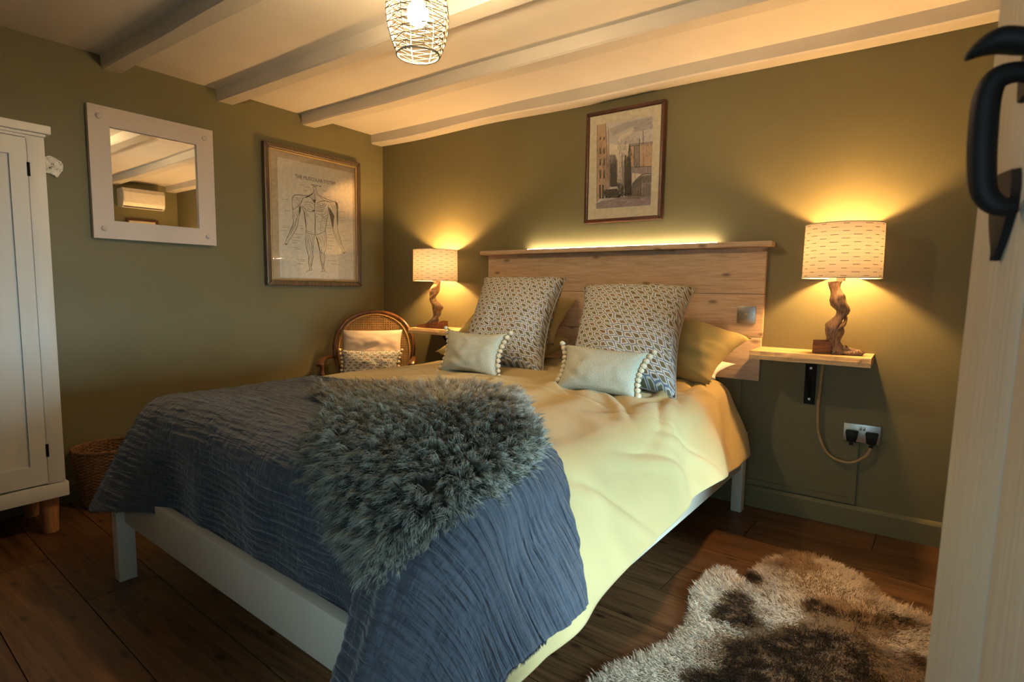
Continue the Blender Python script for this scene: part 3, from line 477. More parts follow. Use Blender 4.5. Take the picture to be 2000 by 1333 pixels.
# draping
DA, DB, DR = .74, 2.02, .10
def inset(s, t): return .075*sstep(-.95, -.25, t) if s > 0 else 0
def sstep(a, b, x): t = max(0, min(1, (x-a)/(b-a))); return t*t*(3-2*t)
def ztop(s, t): return .650+.022*(1-(s/.8)**2)+.010*noise.noise((s*2.2, t*2.2, 3))
def theta_f(s):
    k = max(sstep(.48, .70, s), sstep(-.38, -.72, s)); return .02+.50*k
def drape(s, t, off, ths=.5, thl=.42, fold=0.0, seed=0):
    ia = DA-inset(s, t); dx = max(abs(s)-ia, 0); dy = max(-t-DB, 0); d = hypot(dx, dy); bs = max(-ia, min(ia, s)); ths = ths-.10*sstep(-.95, -.25, t); bt = max(-DB, t)
    z = ztop(bs, bt)
    if d < 1e-9: return Vector((bs, bt, z+off)), Vector((0, 0, 1)), 0
    e = Vector(((1 if s > 0 else -1)*dx/d, -dy/d, 0)); cx2 = (dx/d)**2
    th = (ths if s > 0 else thl)*cx2+theta_f(s)*(1-cx2)
    if dx > 0 and dy > 0: th *= 1-.35*4*cx2*(1-cx2)
    pm = pi/2-th; ph = min(d/DR, pm); ext = max(0, d-DR*pm)
    out = DR*sin(ph)+ext*cos(ph); dn = DR*(1-cos(ph))+ext*sin(ph)
    nv = e*sin(ph)+Vector((0, 0, cos(ph)))
    per = bt if dx > dy else bs
    if dx > 0 and dy > 0: per = (bt if s > 0 else -bt)+math.atan2(dy, dx)*.35
    f = fold*min(1, ext/.12)*(sin(per*19+2.2*noise.noise((per*2, seed, 1)))*.55+.8*noise.noise((per*7, seed, d*2)))
    return Vector((bs, bt, z-dn))+e*out+nv*(off+f), nv, ext
def inv_parent(o, base): pass
def cloth(name, mat, S, T, off, lab, cat, fold, disp, ths=.5, thl=.42, th=.006, mask=None, uvk=1.0, seed=0):
    """S: list of s values fn(t) ; grid of (s,t)"""
    ns, nt = S[1], T[1]; vs = []; uv = []; fs = []
    for j in range(nt+1):
        for i in range(ns+1):
            u = i/ns; v = j/nt; s, t = mask(u, v)
            p, nv, ext = drape(s, t, off, ths, thl, fold, seed)
            p = p+nv*disp(s, t, ext); vs.append(B(*p)); uv.append((s*uvk, t*uvk))
    for j in range(nt):
        for i in range(ns): a = j*(ns+1)+i; fs.append((a, a+1, a+ns+2, a+ns+1))
    base = Vector(B(0, -1.2, .66)); me = new_mesh(name, [(p[0]-base.x, p[1]-base.y, p[2]-base.z) for p in vs], fs, mat, uv, True)
    o = bpy.data.objects.new(name, me); COL.objects.link(o); o.location = base
    md = o.modifiers.new('thickness', 'SOLIDIFY'); md.thickness = th; md.offset = -1
    tagp(o, lab, cat); return o, vs
def lerp(a, b, t): return a+(b-a)*t
def ridged(x): return 1-abs(2*(x-math.floor(x))-1)
CREASE = []
_r = random.Random(11)
for k in range(26):
    CREASE.append((_r.uniform(-.6, .75), _r.uniform(-1.5, -.62), _r.uniform(-.7, .7)+(1.2 if k % 3 == 0 else 0), _r.uniform(.10, .32), _r.uniform(.010, .022), _r.uniform(.003, .0075)))
for c in ((.15, -.98, .15, .35, .016, .008), (.35, -1.05, -.2, .3, .016, .007), (.60, -1.02, -.9, .30, .020, .010), (.70, -.62, 1.35, .30, .018, .016), (.78, -.95, 1.9, .22, .022, .012), (-.15, -1.0, .1, .3, .014, .007), (.9, -1.3, 1.2, .25, .02, .012), (.95, -1.6, .9, .22, .02, .010), (.93, -1.0, 1.0, .22, .02, .012)): CREASE.append(c)
def creaseq(s, t):
    q = 0
    for (cs, ct, an, ln, wd, am) in CREASE:
        a = (s-cs)*cos(an)+(t-ct)*sin(an)
        if abs(a) > ln*1.2: continue
        b = -(s-cs)*sin(an)+(t-ct)*cos(an)+.12*a*a/ln
        if abs(b) > wd*5: continue
        e = max(0, 1-(a/ln)**2); q += am*e*(math.exp(-(b/wd)**2)-.8*math.exp(-((b-1.5*wd)/(wd*.8))**2))
    return q
def duvet_disp(s, t, ext):
    q = .010*noise.noise((s*3.1, t*2.7, 8))+.004*noise.noise((s*9, t*6, 2))
    # soft creases radiating from the cushions
    a = math.atan2(t+.55, s-.35); r = hypot(s-.35, t+.55)
    q += .006*sin(a*13+2*noise.noise((s*2, t*2, 0)))*sstep(1.5, .5, r)*sstep(.1, .3, r)
    # pinched fold that runs from the pillow down the side
    g = (s-.62)+.30*(t+.55)+.10*sin(t*4); q -= .016*math.exp(-(g/.022)**2)*sstep(-1.2, -.75, t)*sstep(-.2, -.4, t)
    g = (s-.79)+.10*(t+.9)+.03*sin(t*6); q -= .010*math.exp(-(g/.03)**2)*sstep(-1.7, -1.2, t)*sstep(-.5, -.8, t)
    if t > -1.75: q += creaseq(s, t)
    # swags along the hanging side
    if s > .7: q += .012*sin((t*1.7+ (s-.74)*2.4)*7+1.5*noise.noise((t*2, s*3, 4)))*sstep(.74, .95, s)
    return q
def duvet_mask(u, v):
    t = lerp(-.16, -2.34, v)
    hemr = DA+.36+.03*sin(t*2.1+.4)+.012*noise.noise((t*3, 1, 1)); k = sstep(-.9, -.16, t); hemr = lerp(hemr, DA+.33, k)
    return lerp(-(DA+.34), hemr, u), t
duvet, _ = cloth('duvet', M_DUVET, (0, 250), (0, 250), .012, 'plain mustard yellow cotton duvet hanging over the side of the bed', 'duvet', .010, duvet_disp, ths=.50, mask=duvet_mask, th=.012, seed=3)
def throw_disp(s, t, ext):
    wv = noise.noise((s*2.2+.4*noise.noise((s*5, t*5, 2)), t*42+1.6*noise.noise((s*2.5, t*4, 1)), 7))
    wx = noise.noise((s*38, t*9, 4))
    k = lerp(.0085, .0055, sstep(-1.95, -2.1, t))
    rib = sin(2*pi*(t/.0215)+3.2*noise.noise((s*1.8, t*2.2, 31))+1.2*noise.noise((s*6, t*5, 33)))
    q = k*.55*wv+.0016*wx+(.0030 if t > -2.05 else .0016)*rib*(.65+.6*noise.noise((s*3, t*6, 5)))+duvet_disp(s, t, ext)
    # a few long soft folds at the right hand corner
    for c0, sl, amp in ((.50, .24, .007), (.64, .16, .006)):
        g = s-c0-sl*(-t-2.05); q -= amp*math.exp(-(g/.020)**2)*sstep(-1.95, -2.25, t)
        q += amp*2.2*math.exp(-((g-.045)/.03)**2)*sstep(-1.95, -2.25, t)
    return q
def throw_mask(u, v):
    s = lerp(-(DA+.40), DA+.35, u)
    th_ = -1.40-.05*sstep(-.8, 0, s)-.08*sstep(0, .6, s)-.26*sstep(.5, .95, s)-.06*sstep(.9, 1.1, s)+.008*sin(s*9)
    tf = -(DB+.46) if s < -.62 else (-(DB+.50) if s < .3 else -(DB+.72))
    if s < .3: tf = lerp(-(DB+.455), -(DB+.40), sstep(-.75, -.5, s))
    tf = lerp(tf if s < .3 else -(DB+.40), -(DB+.70), sstep(.42, .60, s))
    tf = lerp(tf, -(DB+.46), sstep(.78, 1.06, s)); tf = lerp(tf, -(DB+.34), sstep(-.78, -1.1, s)); tf += .012*noise.noise((s*8, 0, 0))
    return s+.006*noise.noise((s, v*14, 0))*(1 if u > .98 else 0), lerp(th_, tf, v)
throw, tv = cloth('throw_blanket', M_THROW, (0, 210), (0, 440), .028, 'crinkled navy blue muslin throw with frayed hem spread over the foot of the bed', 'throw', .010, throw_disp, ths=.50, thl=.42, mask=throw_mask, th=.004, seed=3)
# frayed fringe along the hem
fr = MB(); ns = 210; nt = 440
hem = [tv[nt*(ns+1)+i] for i in range(ns+1)]+[tv[j*(ns+1)+ns] for j in range(nt, 110, -1)]
for i in range(len(hem)-1):
    for q in range(5):
        p = Vector(hem[i]).lerp(Vector(hem[i+1]), q/5+random.random()*.2); ln = random.uniform(.008, .020); dr = Vector((random.uniform(-.5, .5), random.uniform(-.5, .3), -1)).normalized()
        sd = Vector((random.uniform(-1, 1), random.uniform(-1, 1), 0)).normalized()*.0009
        fr.add([p+sd, p-sd, p-sd*.6+dr*ln*.6+sd, p+dr*ln], [(0, 1, 2), (0, 2, 3)])
fo = fr.build('fringe', M_THROW, throw); fo['kind'] = 'stuff'
# ------------------------------------------------------------------ fur
def inpoly(x, y, P):
    c = False; j = len(P)-1
    for i in range(len(P)):
        if (P[i][1] > y) != (P[j][1] > y) and x < (P[j][0]-P[i][0])*(y-P[i][1])/(P[j][1]-P[i][1])+P[i][0]: c = not c
        j = i
    return c
def smooth_poly(P, k=5): return [(v.x, v.y) for v in cr([(a, b, 0) for a, b in P], k, True)]
def edge_dist(x, y, P):
    best = 9
    for i in range(len(P)):
        a = P[i]; b = P[(i+1) % len(P)]; dx, dy = b[0]-a[0], b[1]-a[1]; L2 = dx*dx+dy*dy or 1e-9
        t = max(0, min(1, ((x-a[0])*dx+(y-a[1])*dy)/L2)); best = min(best, hypot(x-a[0]-dx*t, y-a[1]-dy*t))
    return best
def make_fur(name, parent, mat, P, surf, nclump, per, length, width, color, comb, clump_r, curl=.012, eb=4):
    xs = [p[0] for p in P]; ys = [p[1] for p in P]; V = []; F = []; Cc = []
    nc = 0
    while nc < nclump:
        cx_, cy_ = random.uniform(min(xs), max(xs)), random.uniform(min(ys), max(ys))
        if not inpoly(cx_, cy_, P): continue
        ed = edge_dist(cx_, cy_, P)
        if nc % eb == 0 and ed > .035: continue
        nc += 1; base, nrm = surf(cx_, cy_); cdir = comb(cx_, cy_, ed)
        if ed < .06:
            h_ = .004; gx, gy = edge_dist(cx_+h_, cy_, P)-ed, edge_dist(cx_, cy_+h_, P)-ed; gl = hypot(gx, gy) or 1
            ov = (surf(cx_-gx/gl*.01, cy_-gy/gl*.01)[0]-base).normalized(); k_ = sstep(.06, .0, ed)*.9; cdir = (cdir*(1-k_)+ov*k_).normalized(); L = length(cx_, cy_, ed)*random.uniform(.75, 1.15)
        bend = Vector((random.gauss(0, 1), random.gauss(0, 1), random.gauss(0, 1)))*curl
        tip = base+nrm*(L*random.uniform(.45, .72))+cdir*(L*random.uniform(.6, .95))+bend
        if tip.z < base.z-.5: pass
        col = color(cx_, cy_); cv = random.uniform(.75, 1.25)
        for q in range(per):
            a = random.uniform(0, 2*pi); r = clump_r*sqrt(random.random())
            px, py = cx_+r*cos(a), cy_+r*sin(a)
            b0, _ = surf(px, py) if q % 4 == 0 else (base+Vector((r*cos(a), r*sin(a), 0))-nrm*nrm.dot(Vector((r*cos(a), r*sin(a), 0))), None)
            tp = tip+(b0-base)*.55+Vector((random.gauss(0, 1), random.gauss(0, 1), random.gauss(0, 1)))*.0035
            lk = random.uniform(.7, 1.05); tp = b0+(tp-b0)*lk
            mid = b0.lerp(tp, .5)+nrm*L*.13+bend*.6
            dr = (tp-b0).normalized(); s1 = dr.cross(Vector((random.gauss(0, 1), random.gauss(0, 1), random.gauss(0, 1)))).normalized()*width; s2 = dr.cross(s1)
            tri = (s1, -s1*.5+s2*.87, -s1*.5-s2*.87); n0 = len(V)
            for t_ in tri: V.append(b0+t_)
            for t_ in tri: V.append(mid+t_*.9)
            V.append(tp)
            k2 = cv*random.uniform(.85, 1.15); rc = (*mul(col[0], k2), 1); mc = (*mul(col[1], k2), 1); tc = (*mul(col[2], k2), 1)
            Cc += [rc]*3+[mc]*3+[tc]
            for e in range(3):
                f = (e+1) % 3; F.append((n0+e, n0+f, n0+3+f, n0+3+e)); F.append((n0+3+e, n0+3+f, n0+6))
    base = wloc(parent); V = [(p[0]-base.x, p[1]-base.y, p[2]-base.z) for p in V]
    me = new_mesh(name, V, F, mat, None, True, Cc); o = bpy.data.objects.new(name, me); COL.objects.link(o); o.parent = parent; o['kind'] = 'stuff'; return o
def skin_patch(name, P, surf, mat, lab, cat, th=.006, n=46):
    """hide: triangulated polygon grid laid on the surface"""
    xs = [p[0] for p in P]; ys = [p[1] for p in P]; bm = bmesh.new(); vs = [bm.verts.new((a, b, 0)) for a, b in P]; bm.faces.new(vs)
    for ax, (lo, hi) in ((0, (min(xs), max(xs))), (1, (min(ys), max(ys)))):
        for k in range(1, n):
            c = lo+(hi-lo)*k/n; co = (c, 0, 0) if ax == 0 else (0, c, 0); no = (1, 0, 0) if ax == 0 else (0, 1, 0)
            bmesh.ops.bisect_plane(bm, geom=bm.verts[:]+bm.edges[:]+bm.faces[:], plane_co=co, plane_no=no)
    cxy = (sum(xs)/len(xs), sum(ys)/len(ys)); base = surf(*cxy)[0].copy()
    for v in bm.verts: v.co = surf(v.co.x, v.co.y)[0]-base
    bmesh.ops.triangulate(bm, faces=bm.faces[:])
    ex = bmesh.ops.extrude_face_region(bm, geom=bm.faces[:])
    for e in ex['geom']:
        if isinstance(e, bmesh.types.BMVert): e.co.z += th
    bmesh.ops.recalc_face_normals(bm, faces=bm.faces)
    me = bpy.data.meshes.new(name); bm.to_mesh(me); bm.free(); me.materials.append(mat)
    o = bpy.data.objects.new(name, me); COL.objects.link(o); o.location = base; tagp(o, lab, cat); return o
SK = smooth_poly([(-.24, -1.64), (-.19, -1.56), (-.06, -1.46), (.04, -1.36), (.14, -1.30), (.25, -1.28), (.34, -1.30), (.41, -1.36), (.45, -1.43), (.60, -1.57), (.74, -1.73), (.79, -1.88), (.80, -2.0), (.79, -2.09), (.74, -2.18), (.68, -2.24), (.59, -2.23), (.47, -2.15), (.29, -2.08), (.18, -1.97), (.08, -1.88), (-.04, -1.80), (-.13, -1.78), (-.21, -1.74)])
def sk_surf(x, y):
    p, nv, _ = drape(x, y, .040, .5, .42, 0); w_ = Vector(B(*p)); n_ = (AX*nv.x+AY*nv.y+Vector((0, 0, nv.z))).normalized(); return w_, n_
sheep = skin_patch('sheepskin', SK, sk_surf, M_SKIN, 'fluffy grey green sheepskin lying across the navy throw', 'sheepskin')
def sk_comb(x, y, ed):
    v = Vector((x-.28, y+1.62, 0)); v = v/(v.length+.05)
    v = v*(1.0)+Vector((0.05, -.35, 0)); sw = Vector((noise.noise((x*7, y*7, 1)), noise.noise((x*7, y*7, 6)), 0))*.9
    v = v+sw; w_ = AX*v.x+AY*v.y; dn = -.30 if y < -1.98 else -.08
    w_ = w_+Vector((0, 0, dn)); return w_.normalized()
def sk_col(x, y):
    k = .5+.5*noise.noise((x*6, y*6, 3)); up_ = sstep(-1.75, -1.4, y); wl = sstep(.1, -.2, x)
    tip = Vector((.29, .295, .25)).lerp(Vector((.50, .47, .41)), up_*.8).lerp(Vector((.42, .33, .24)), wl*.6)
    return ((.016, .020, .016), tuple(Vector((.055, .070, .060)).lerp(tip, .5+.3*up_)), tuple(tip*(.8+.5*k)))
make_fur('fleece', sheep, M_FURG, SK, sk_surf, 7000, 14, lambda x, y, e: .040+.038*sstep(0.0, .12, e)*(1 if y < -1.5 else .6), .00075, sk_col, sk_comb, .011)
RG = smooth_poly([(2.84, -.86), (2.83, -1.05), (2.87, -1.22), (2.85, -1.42), (2.76, -1.62), (2.74, -1.85), (2.84, -2.1), (3.1, -2.2), (3.38, -2.12), (3.53, -1.9), (3.55, -1.4), (3.56, -1.0), (3.54, -.76), (3.46, -.72), (3.38, -.69), (3.31, -.57), (3.20, -.49), (3.09, -.48), (3.01, -.60), (2.97, -.74), (2.96, -.86), (2.92, -.86), (2.87, -.80)])
def rg_surf(x, y): return Vector((x, y, .006+.010*sstep(-.6, .6, noise.noise((x*3, y*3, 0))))), Vector((0, 0, 1))
rug = skin_patch('animal_hide_rug', RG, rg_surf, M_SKINR, 'shaggy cream, tan and dark brown animal hide rug on the floorboards', 'rug', n=40)
RB = [(2.99, -1.10, .075, 1), (3.20, -.90, .05, 1), (3.26, -1.12, .13, 1.2), (3.12, -1.30, .10, 1), (3.33, -.90, .07, .8), (3.42, -.82, .06, .9), (3.36, -1.25, .08, .9), (3.20, -1.38, .14, 1.2), (3.02, -1.50, .08, .9), (2.98, -1.0, .05, .7), (3.48, -1.02, .05, .7), (3.3, -1.6, .15, 1.2), (3.05, -1.75, .1, 1), (3.45, -1.45, .08, .8), (2.91, -.79, .04, .9), (2.99, -.83, .055, .7)]
def rg_col(x, y):
    n1 = noise.noise((x*9, y*9, 2))*.35; d = sum(a*math.exp(-((x-bx)**2+(y-by)**2)/(r*r)) for bx, by, r, a in RB)+n1
    tan = noise.noise((x*5+3, y*5, 9))+.25*noise.noise((x*14, y*14, 4))
    w_ = Vector((.88, .74, .58)); t_ = Vector((.34, .19, .085)); dk = Vector((.035, .02, .012))
    inner = sstep(2.90, 3.02, x)
    c = w_.lerp(t_, sstep(-.08, .32, tan)*inner*.85); c = c.lerp(t_*.6, sstep(.30, .48, d)); c = c.lerp(dk, sstep(.45, .68, d))
    return (tuple(c*.75), tuple(c*.95), tuple(c*1.1))
def rg_comb(x, y, ed):
    v = Vector((x-3.2, y+1.0, 0)); v = v/(v.length+.08)*.8+Vector((.35*noise.noise((x*5, y*5, 1))-.1, .5*noise.noise((x*5, y*5, 6))-.25, -.35)); return v.normalized()
make_fur('pile', rug, M_FURR, RG, rg_surf, 17000, 9, lambda x, y, e: .028+.024*sstep(0, .08, e), .0007, rg_col, rg_comb, .020, .004, 9)
# ------------------------------------------------------------------ pillows and cushions
def pillow(name, mat, c00, c10, c11, c01, T, lab, cat, group=None, pinch=.05, n=26, wr=.012, sag=.0, seed=0, power=.42, uvs=1.0):
    c = [Vector(p) for p in (c00, c10, c11, c01)]; nrm = (c[1]-c[0]).cross(c[3]-c[0]).normalized()
    base = (c[0]+c[1])/2; vs = []; uv = []; idx = {}; fs = []
    ctr = sum(c, Vector())/4
    def pt(i, j, side):
        u, v = i/n, j/n; a, b = 2*u-1, 2*v-1
        uu = u+(-a)*pinch*(1-b*b)*abs(a)**2; vv = v+(-b)*pinch*(1-a*a)*abs(b)**2
        p = c[0]*(1-uu)*(1-vv)+c[1]*uu*(1-vv)+c[2]*uu*vv+c[3]*(1-uu)*vv
        k = max(0, (1-a*a))**power*max(0, (1-b*b))**power
        h = T/2*k*(1+.15*noise.noise((a*1.5, b*1.5, seed)))
        edge = max(abs(a), abs(b)); wrk = wr*noise.noise((a*3.5+seed, b*3.5, side*3))*k+wr*.6*noise.noise((a*9, b*9, seed+side))*(k**.5)*edge**3
        p = p+nrm*side*(h+wrk)+Vector((0, 0, -sag*k*(1-v)))
        return p
    for side in (1, -1):
        for j in range(n+1):
            for i in range(n+1):
                border = i in (0, n) or j in (0, n)
                if border and side == -1: idx[(side, i, j)] = idx[(1, i, j)]; continue
                idx[(side, i, j)] = len(vs); vs.append(pt(i, j, side)-base); uv.append((i/n*uvs, j/n*uvs))
        for j in range(n):
            for i in range(n):
                q = (idx[(side, i, j)], idx[(side, i+1, j)], idx[(side, i+1, j+1)], idx[(side, i, j+1)])
                fs.append(q if side == 1 else q[::-1])
    me = new_mesh(name, vs, fs, mat, uv, True); o = bpy.data.objects.new(name, me); COL.objects.link(o); o.location = base
    tagp(o, lab, cat, group)
    def border(i, j): return Vector(vs[idx[(1, i, j)]])+base
    rim = {'l': [border(0, j) for j in range(n+1)], 'r': [border(n, j) for j in range(n+1)], 'b': [border(i, 0) for i in range(n+1)], 't': [border(i, n) for i in range(n+1)]}
    return o, rim, nrm
def piping(o, rim, mat, r=.0035):
    pts = rim['b'][:-1]+rim['r'][:-1]+rim['t'][::-1][:-1]+rim['l'][::-1][:-1]
    m = MB(); m.tube(pts, r, 6, closed=True); m.build('piping', mat, o, smooth=True)
def pompoms(o, rim, nrm, n=11, r=.0115, sides='lr'):
    for sd in sides:
        L = rim[sd]; outv = (rim['r'][0]-rim['l'][0]).normalized()*(1 if sd == 'r' else -1)
        for k in range(n):
            t = k/(n-1)*(len(L)-1); i = min(int(t), len(L)-2); p = L[i].lerp(L[i+1], t-i)+outv*(r*.9)
            m = MB(); m.ball(p, r*random.uniform(.9, 1.1), 2, nz=.35); m.build('pompom', M_POM, o, smooth=True)
ZT = .668
# sleeping pillows, two stacks
gp = 'mustard sleeping pillows against the headboard'
pillow('pillow', M_PILLOW, (1.10, -.58, .72), (1.80, -.56, .715), (1.80, -.16, .80), (1.10, -.16, .80), .17, 'mustard pillow lying low behind the left patterned cushion, underneath another', 'pillow', gp, seed=1)
pillow('pillow', M_PILLOW, (1.12, -.44, .80), (1.83, -.42, .80), (1.80, -.12, 1.04), (1.12, -.12, 1.04), .17, 'mustard pillow propped upright on the left stack beside the gap between the patterned cushions', 'pillow', gp, seed=2)
pillow('pillow', M_SHEET, (2.05, -.40, .695), (2.67, -.34, .69), (2.70, -.10, .74), (2.05, -.10, .74), .08, 'white pillow with only its corner peeking out under the right hand mustard pillow', 'pillow', seed=3)
pillow('pillow', M_PILLOW, (1.95, -.48, .74), (2.665, -.42, .675), (2.80, -.235, .885), (2.05, -.12, 1.05), .19, 'mustard pillow propped up on the right beside the light switch', 'pillow', gp, seed=4, wr=.02)
# big patterned cushions
gc = 'large scallop print cushions standing on the duvet'
o, rim, nn = pillow('patterned_cushion', M_PATT, (1.44, -.80, ZT+.005), (1.965, -.74, ZT), (1.80, -.24, 1.165), (1.19, -.22, 1.165), .25, 'large square scallop print cushion, blue and white, nearest the left lamp', 'cushion', gc, pinch=.075, seed=5, power=.36)
piping(o, rim, M_PIPE)
o, rim, nn = pillow('patterned_cushion', M_PATT, (2.15, -.86, ZT+.01), (2.648, -.82, ZT), (2.53, -.26, 1.115), (1.92, -.26, 1.115), .25, 'large square scallop print cushion, blue and white, in front of the right mustard pillow', 'cushion', gc, pinch=.06, seed=6, power=.36)
piping(o, rim, M_PIPE)
gs = 'small sage cushions with pompom edges'
o, rim, nn = pillow('pompom_cushion', M_SAGE, (1.475, -.945, ZT+.012), (1.855, -.95, ZT+.004), (1.835, -.845, .890), (1.44, -.845, .892), .11, 'small sage green pompom cushion leaning on the left patterned cushion', 'cushion', gs, pinch=.10, seed=7, wr=.008)
pompoms(o, rim, nn)
o, rim, nn = pillow('pompom_cushion', M_SAGE, (2.185, -1.0, ZT+.012), (2.545, -.97, ZT+.004), (2.560, -.87, .855), (2.165, -.88, .862), .11, 'small sage green pompom cushion leaning on the right patterned cushion', 'cushion', gs, pinch=.08, seed=8, wr=.008)
pompoms(o, rim, nn)
# ------------------------------------------------------------------ headboard
hb = thing('headboard', (1.935, -.015, .655), 'pale knotty timber plank headboard with top ledge and hidden warm light strip', 'headboard')
for i, (z0, z1) in enumerate(((.655, .874), (.876, 1.089), (1.091, 1.320))):
    box_obj('board', (1.068+.001*i, -.032, z0), (2.800-.004*((i+1) % 2)+.004*(i == 2), -.002, z1), M_OAKH, hb, .0025)
lg = box_obj('top_ledge', (1.045, -.092, 1.321), (2.832, -.0015, 1.347), M_OAKH, hb, .004)
m = MB(); m.box((1.378, -.034, 1.3475), (2.556, -.022, 1.3495)); m.build('light_strip', M_PWIRE, hb)
m = MB()
for k in range(66): x = 1.385+k*.0179; m.box((x, -.032, 1.3497), (x+.010, -.024, 1.3527))
m.build('diode_row', M_LED, hb)['kind'] = 'stuff'
sw = thing('light_switch', (2.722, -.033, .987), 'square brushed metal switch plate on the right end of the headboard', 'switch')
box_obj('plate', (2.679, -.0395, .942), (2.766, -.0325, 1.028), M_STEEL, sw, .002)
for dx in (-.030, .030):
    m = MB(); m.tube([(2.7225+dx, -.0395, .985), (2.7225+dx, -.0425, .985)], .0032, 10); m.build('screw', M_BRASS, sw)
m = MB(); m.tube([(2.7225, -.0395, .985), (2.7225, -.043, .985)], .0075, 12); m.tube([(2.7225, -.043, .985), (2.7240, -.052, .990)], [.003, .0038], 10); m.build('toggle', M_BRASS, sw, smooth=True, auto=.6)
# ------------------------------------------------------------------ bedside shelves
def shelf(x0, x1, z0, z1, lab, seed):
    m = MB(); n = 30; vs = []; fs = []
    for i in range(n+1):
        x = lerp(x0, x1, i/n); w = .006*noise.noise((x*6, seed, 0))+.003*noise.noise((x*25, seed, 0))
        vs += [(x, -.001, z0), (x, -.25+w-.004, z0), (x, -.254+w+.004*noise.noise((x*30, 2, 0)), (z0+z1)/2), (x, -.247+w, z1), (x, -.001, z1)]
    for i in range(n):
        for k in range(5): fs.append((i*5+k, i*5+(k+1) % 5, (i+1)*5+(k+1) % 5, (i+1)*5+k))
    fs += [tuple(range(4, -1, -1)), tuple(n*5+k for k in range(5))]
    m.add(vs, fs); t = thing('bedside_shelf', ((x0+x1)/2, 0, z0), lab, 'shelf', 'rustic wall shelves beside the bed'); m.build('shelf_board', M_OAKS, t, smooth=False)
    return t
s1 = shelf(2.792, 3.272, .790, .828, 'chunky pale wood wall shelf right of the bed on an iron bracket', 1)
s2 = shelf(.535, 1.040, .784, .820, 'chunky pale wood wall shelf between the cane chair and the headboard', 2)
def bracket(t, x, z):
    m = MB(); m.box((x-.024, -.007, z-.225), (x+.024, -.0005, z)); m.box((x-.024, -.20, z-.007), (x+.024, -.007, z-.0005))
    vs = []; pts = [(-.007, z-.16), (-.018, z-.16), (-.15, z-.018), (-.15, z-.007), (-.007, z-.14)]
    m.prism([(y, zz) for y, zz in [(-.007, z-.19), (-.014, z-.19), (-.16, z-.02), (-.16, z-.007), (-.145, z-.007), (-.007, z-.165)]], 0, x-.004, x+.004)
    b = m.build('bracket', M_IRON, t)
    for dz in (-.05, -.20):
        q = MB(); q.tube([(x, -.007, z+dz), (x, -.010, z+dz)], .006, 10); q.build('screw', M_STEEL, b)
bracket(s1, 3.022, .7895); bracket(s2, .78, .7835)
# ------------------------------------------------------------------ table lamps
def vine_stem(base, h, r0, seed, lean=0):
    m = MB(); n = 60; k = 20; vs = []; fs = []
    for i in range(n+1):
        t = i/n; z = h*t; cx = .011*sin(t*11+seed)+.006*sin(t*23+seed)+lean*t; cy = .009*cos(t*10+seed)
        r = r0*(1.0+.28*sin(t*17+seed*2)+.15*noise.noise((0, 0, t*9+seed)))*(1.15-.15*t)
        for j in range(k):
            a = 2*pi*j/k; rr = r*(1+.34*max(0, cos(a-t*9.5-seed))**3+.14*noise.noise((cos(a)*2, sin(a)*2, z*40+seed))+.06*noise.noise((cos(a)*7, sin(a)*7, z*90)))
            vs.append((base[0]+cx+rr*cos(a), base[1]+cy+rr*sin(a), base[2]+z))
    for i in range(n):
        for j in range(k): fs.append((i*k+j, i*k+(j+1) % k, (i+1)*k+(j+1) % k, (i+1)*k+j))
    fs += [tuple(range(k-1, -1, -1)), tuple(n*k+j for j in range(k))]
    m.add(vs, fs)
    pts = []
    for i in range(44):
        t = i/43*.72+.02; a = t*12+seed; pts.append((base[0]+.011*sin(t*11+seed)+(r0+.007)*cos(a), base[1]+(r0+.007)*sin(a), base[2]+h*t))
    m.tube(pts, [r0*.42*(1-.4*i/43)*(1+.2*sin(i*.9)) for i in range(44)], 10)
    return m
def shade(t, x, y, z0, z1, r):
    n = 64; vs = []; uv = []; fs = []
    for i in range(n+1):
        a = 2*pi*i/n
        for z, rr in ((z0, r), (z1, r*.985)): vs.append((x+rr*cos(a), y+rr*sin(a), z)); uv.append((i/n*2.2, 1 if z == z1 else 0))
    for i in range(n): fs.append((2*i, 2*i+2, 2*i+3, 2*i+1))
    m = MB(); m.add(vs, fs, uv); sh = m.build('lamp_shade', M_SHADE, t, smooth=True, uv=True)
    m = MB()
    for z, rr in ((z0, r), (z1, r*.985)): m.tube([(x+rr*cos(2*pi*i/n), y+rr*sin(2*pi*i/n), z) for i in range(n)], .0022, 6, closed=True)
    for k in range(3): a = 2*pi*k/3+.4; m.tube([(x, y, z1-.03), (x+r*.97*cos(a), y+r*.97*sin(a), z1-.004)], .0014, 6)
    m.build('shade_ring', M_PWIRE, sh, smooth=True)['kind'] = 'stuff'
    zb = lerp(z0, z1, .47)
    m = MB(); m.lathe([(.017, z0-.012), (.019, z0+.02), (.019, z0+.045), (.014, z0+.055)], (x, y, 0), 20); m.build('bulb_holder', M_AC, t, smooth=True, auto=.6)
    m = MB(); m.ball((x, y, zb+.02), .026, 3, (1, 1, 1.15)); m.build('bulb', M_BULB, t, smooth=True)
x, y, z = 3.138, -.14, .828
lp = thing('table_lamp', (x, y, z), 'lit table lamp on twisted vine wood on the right shelf above the sockets', 'lamp', 'pair of bedside table lamps')
vine_stem((x-.006, y, z), .325, .0255, 1.0, -.006).build('stem', M_VINE, lp, smooth=True)
m = MB()
for (dx, dy, dz, rr, sx_, sz_) in ((.010, 0, .018, .030, 1.3, .75), (.045, .002, .016, .024, 1.4, .7), (.078, -.004, .012, .018, 1.3, .75), (.062, -.014, .010, .014, 1.5, .7), (.085, .010, .009, .012, 1.2, .8), (.040, -.022, .010, .013, 1.8, .7)):
    m.ball((x+dx, y+dy, z+dz), rr, 3, (sx_, 1, sz_), .5, fn=lambda a, b, c: (a, b, max(c, z+.0005)))
m.build('root_foot', M_VINE, lp, smooth=True)
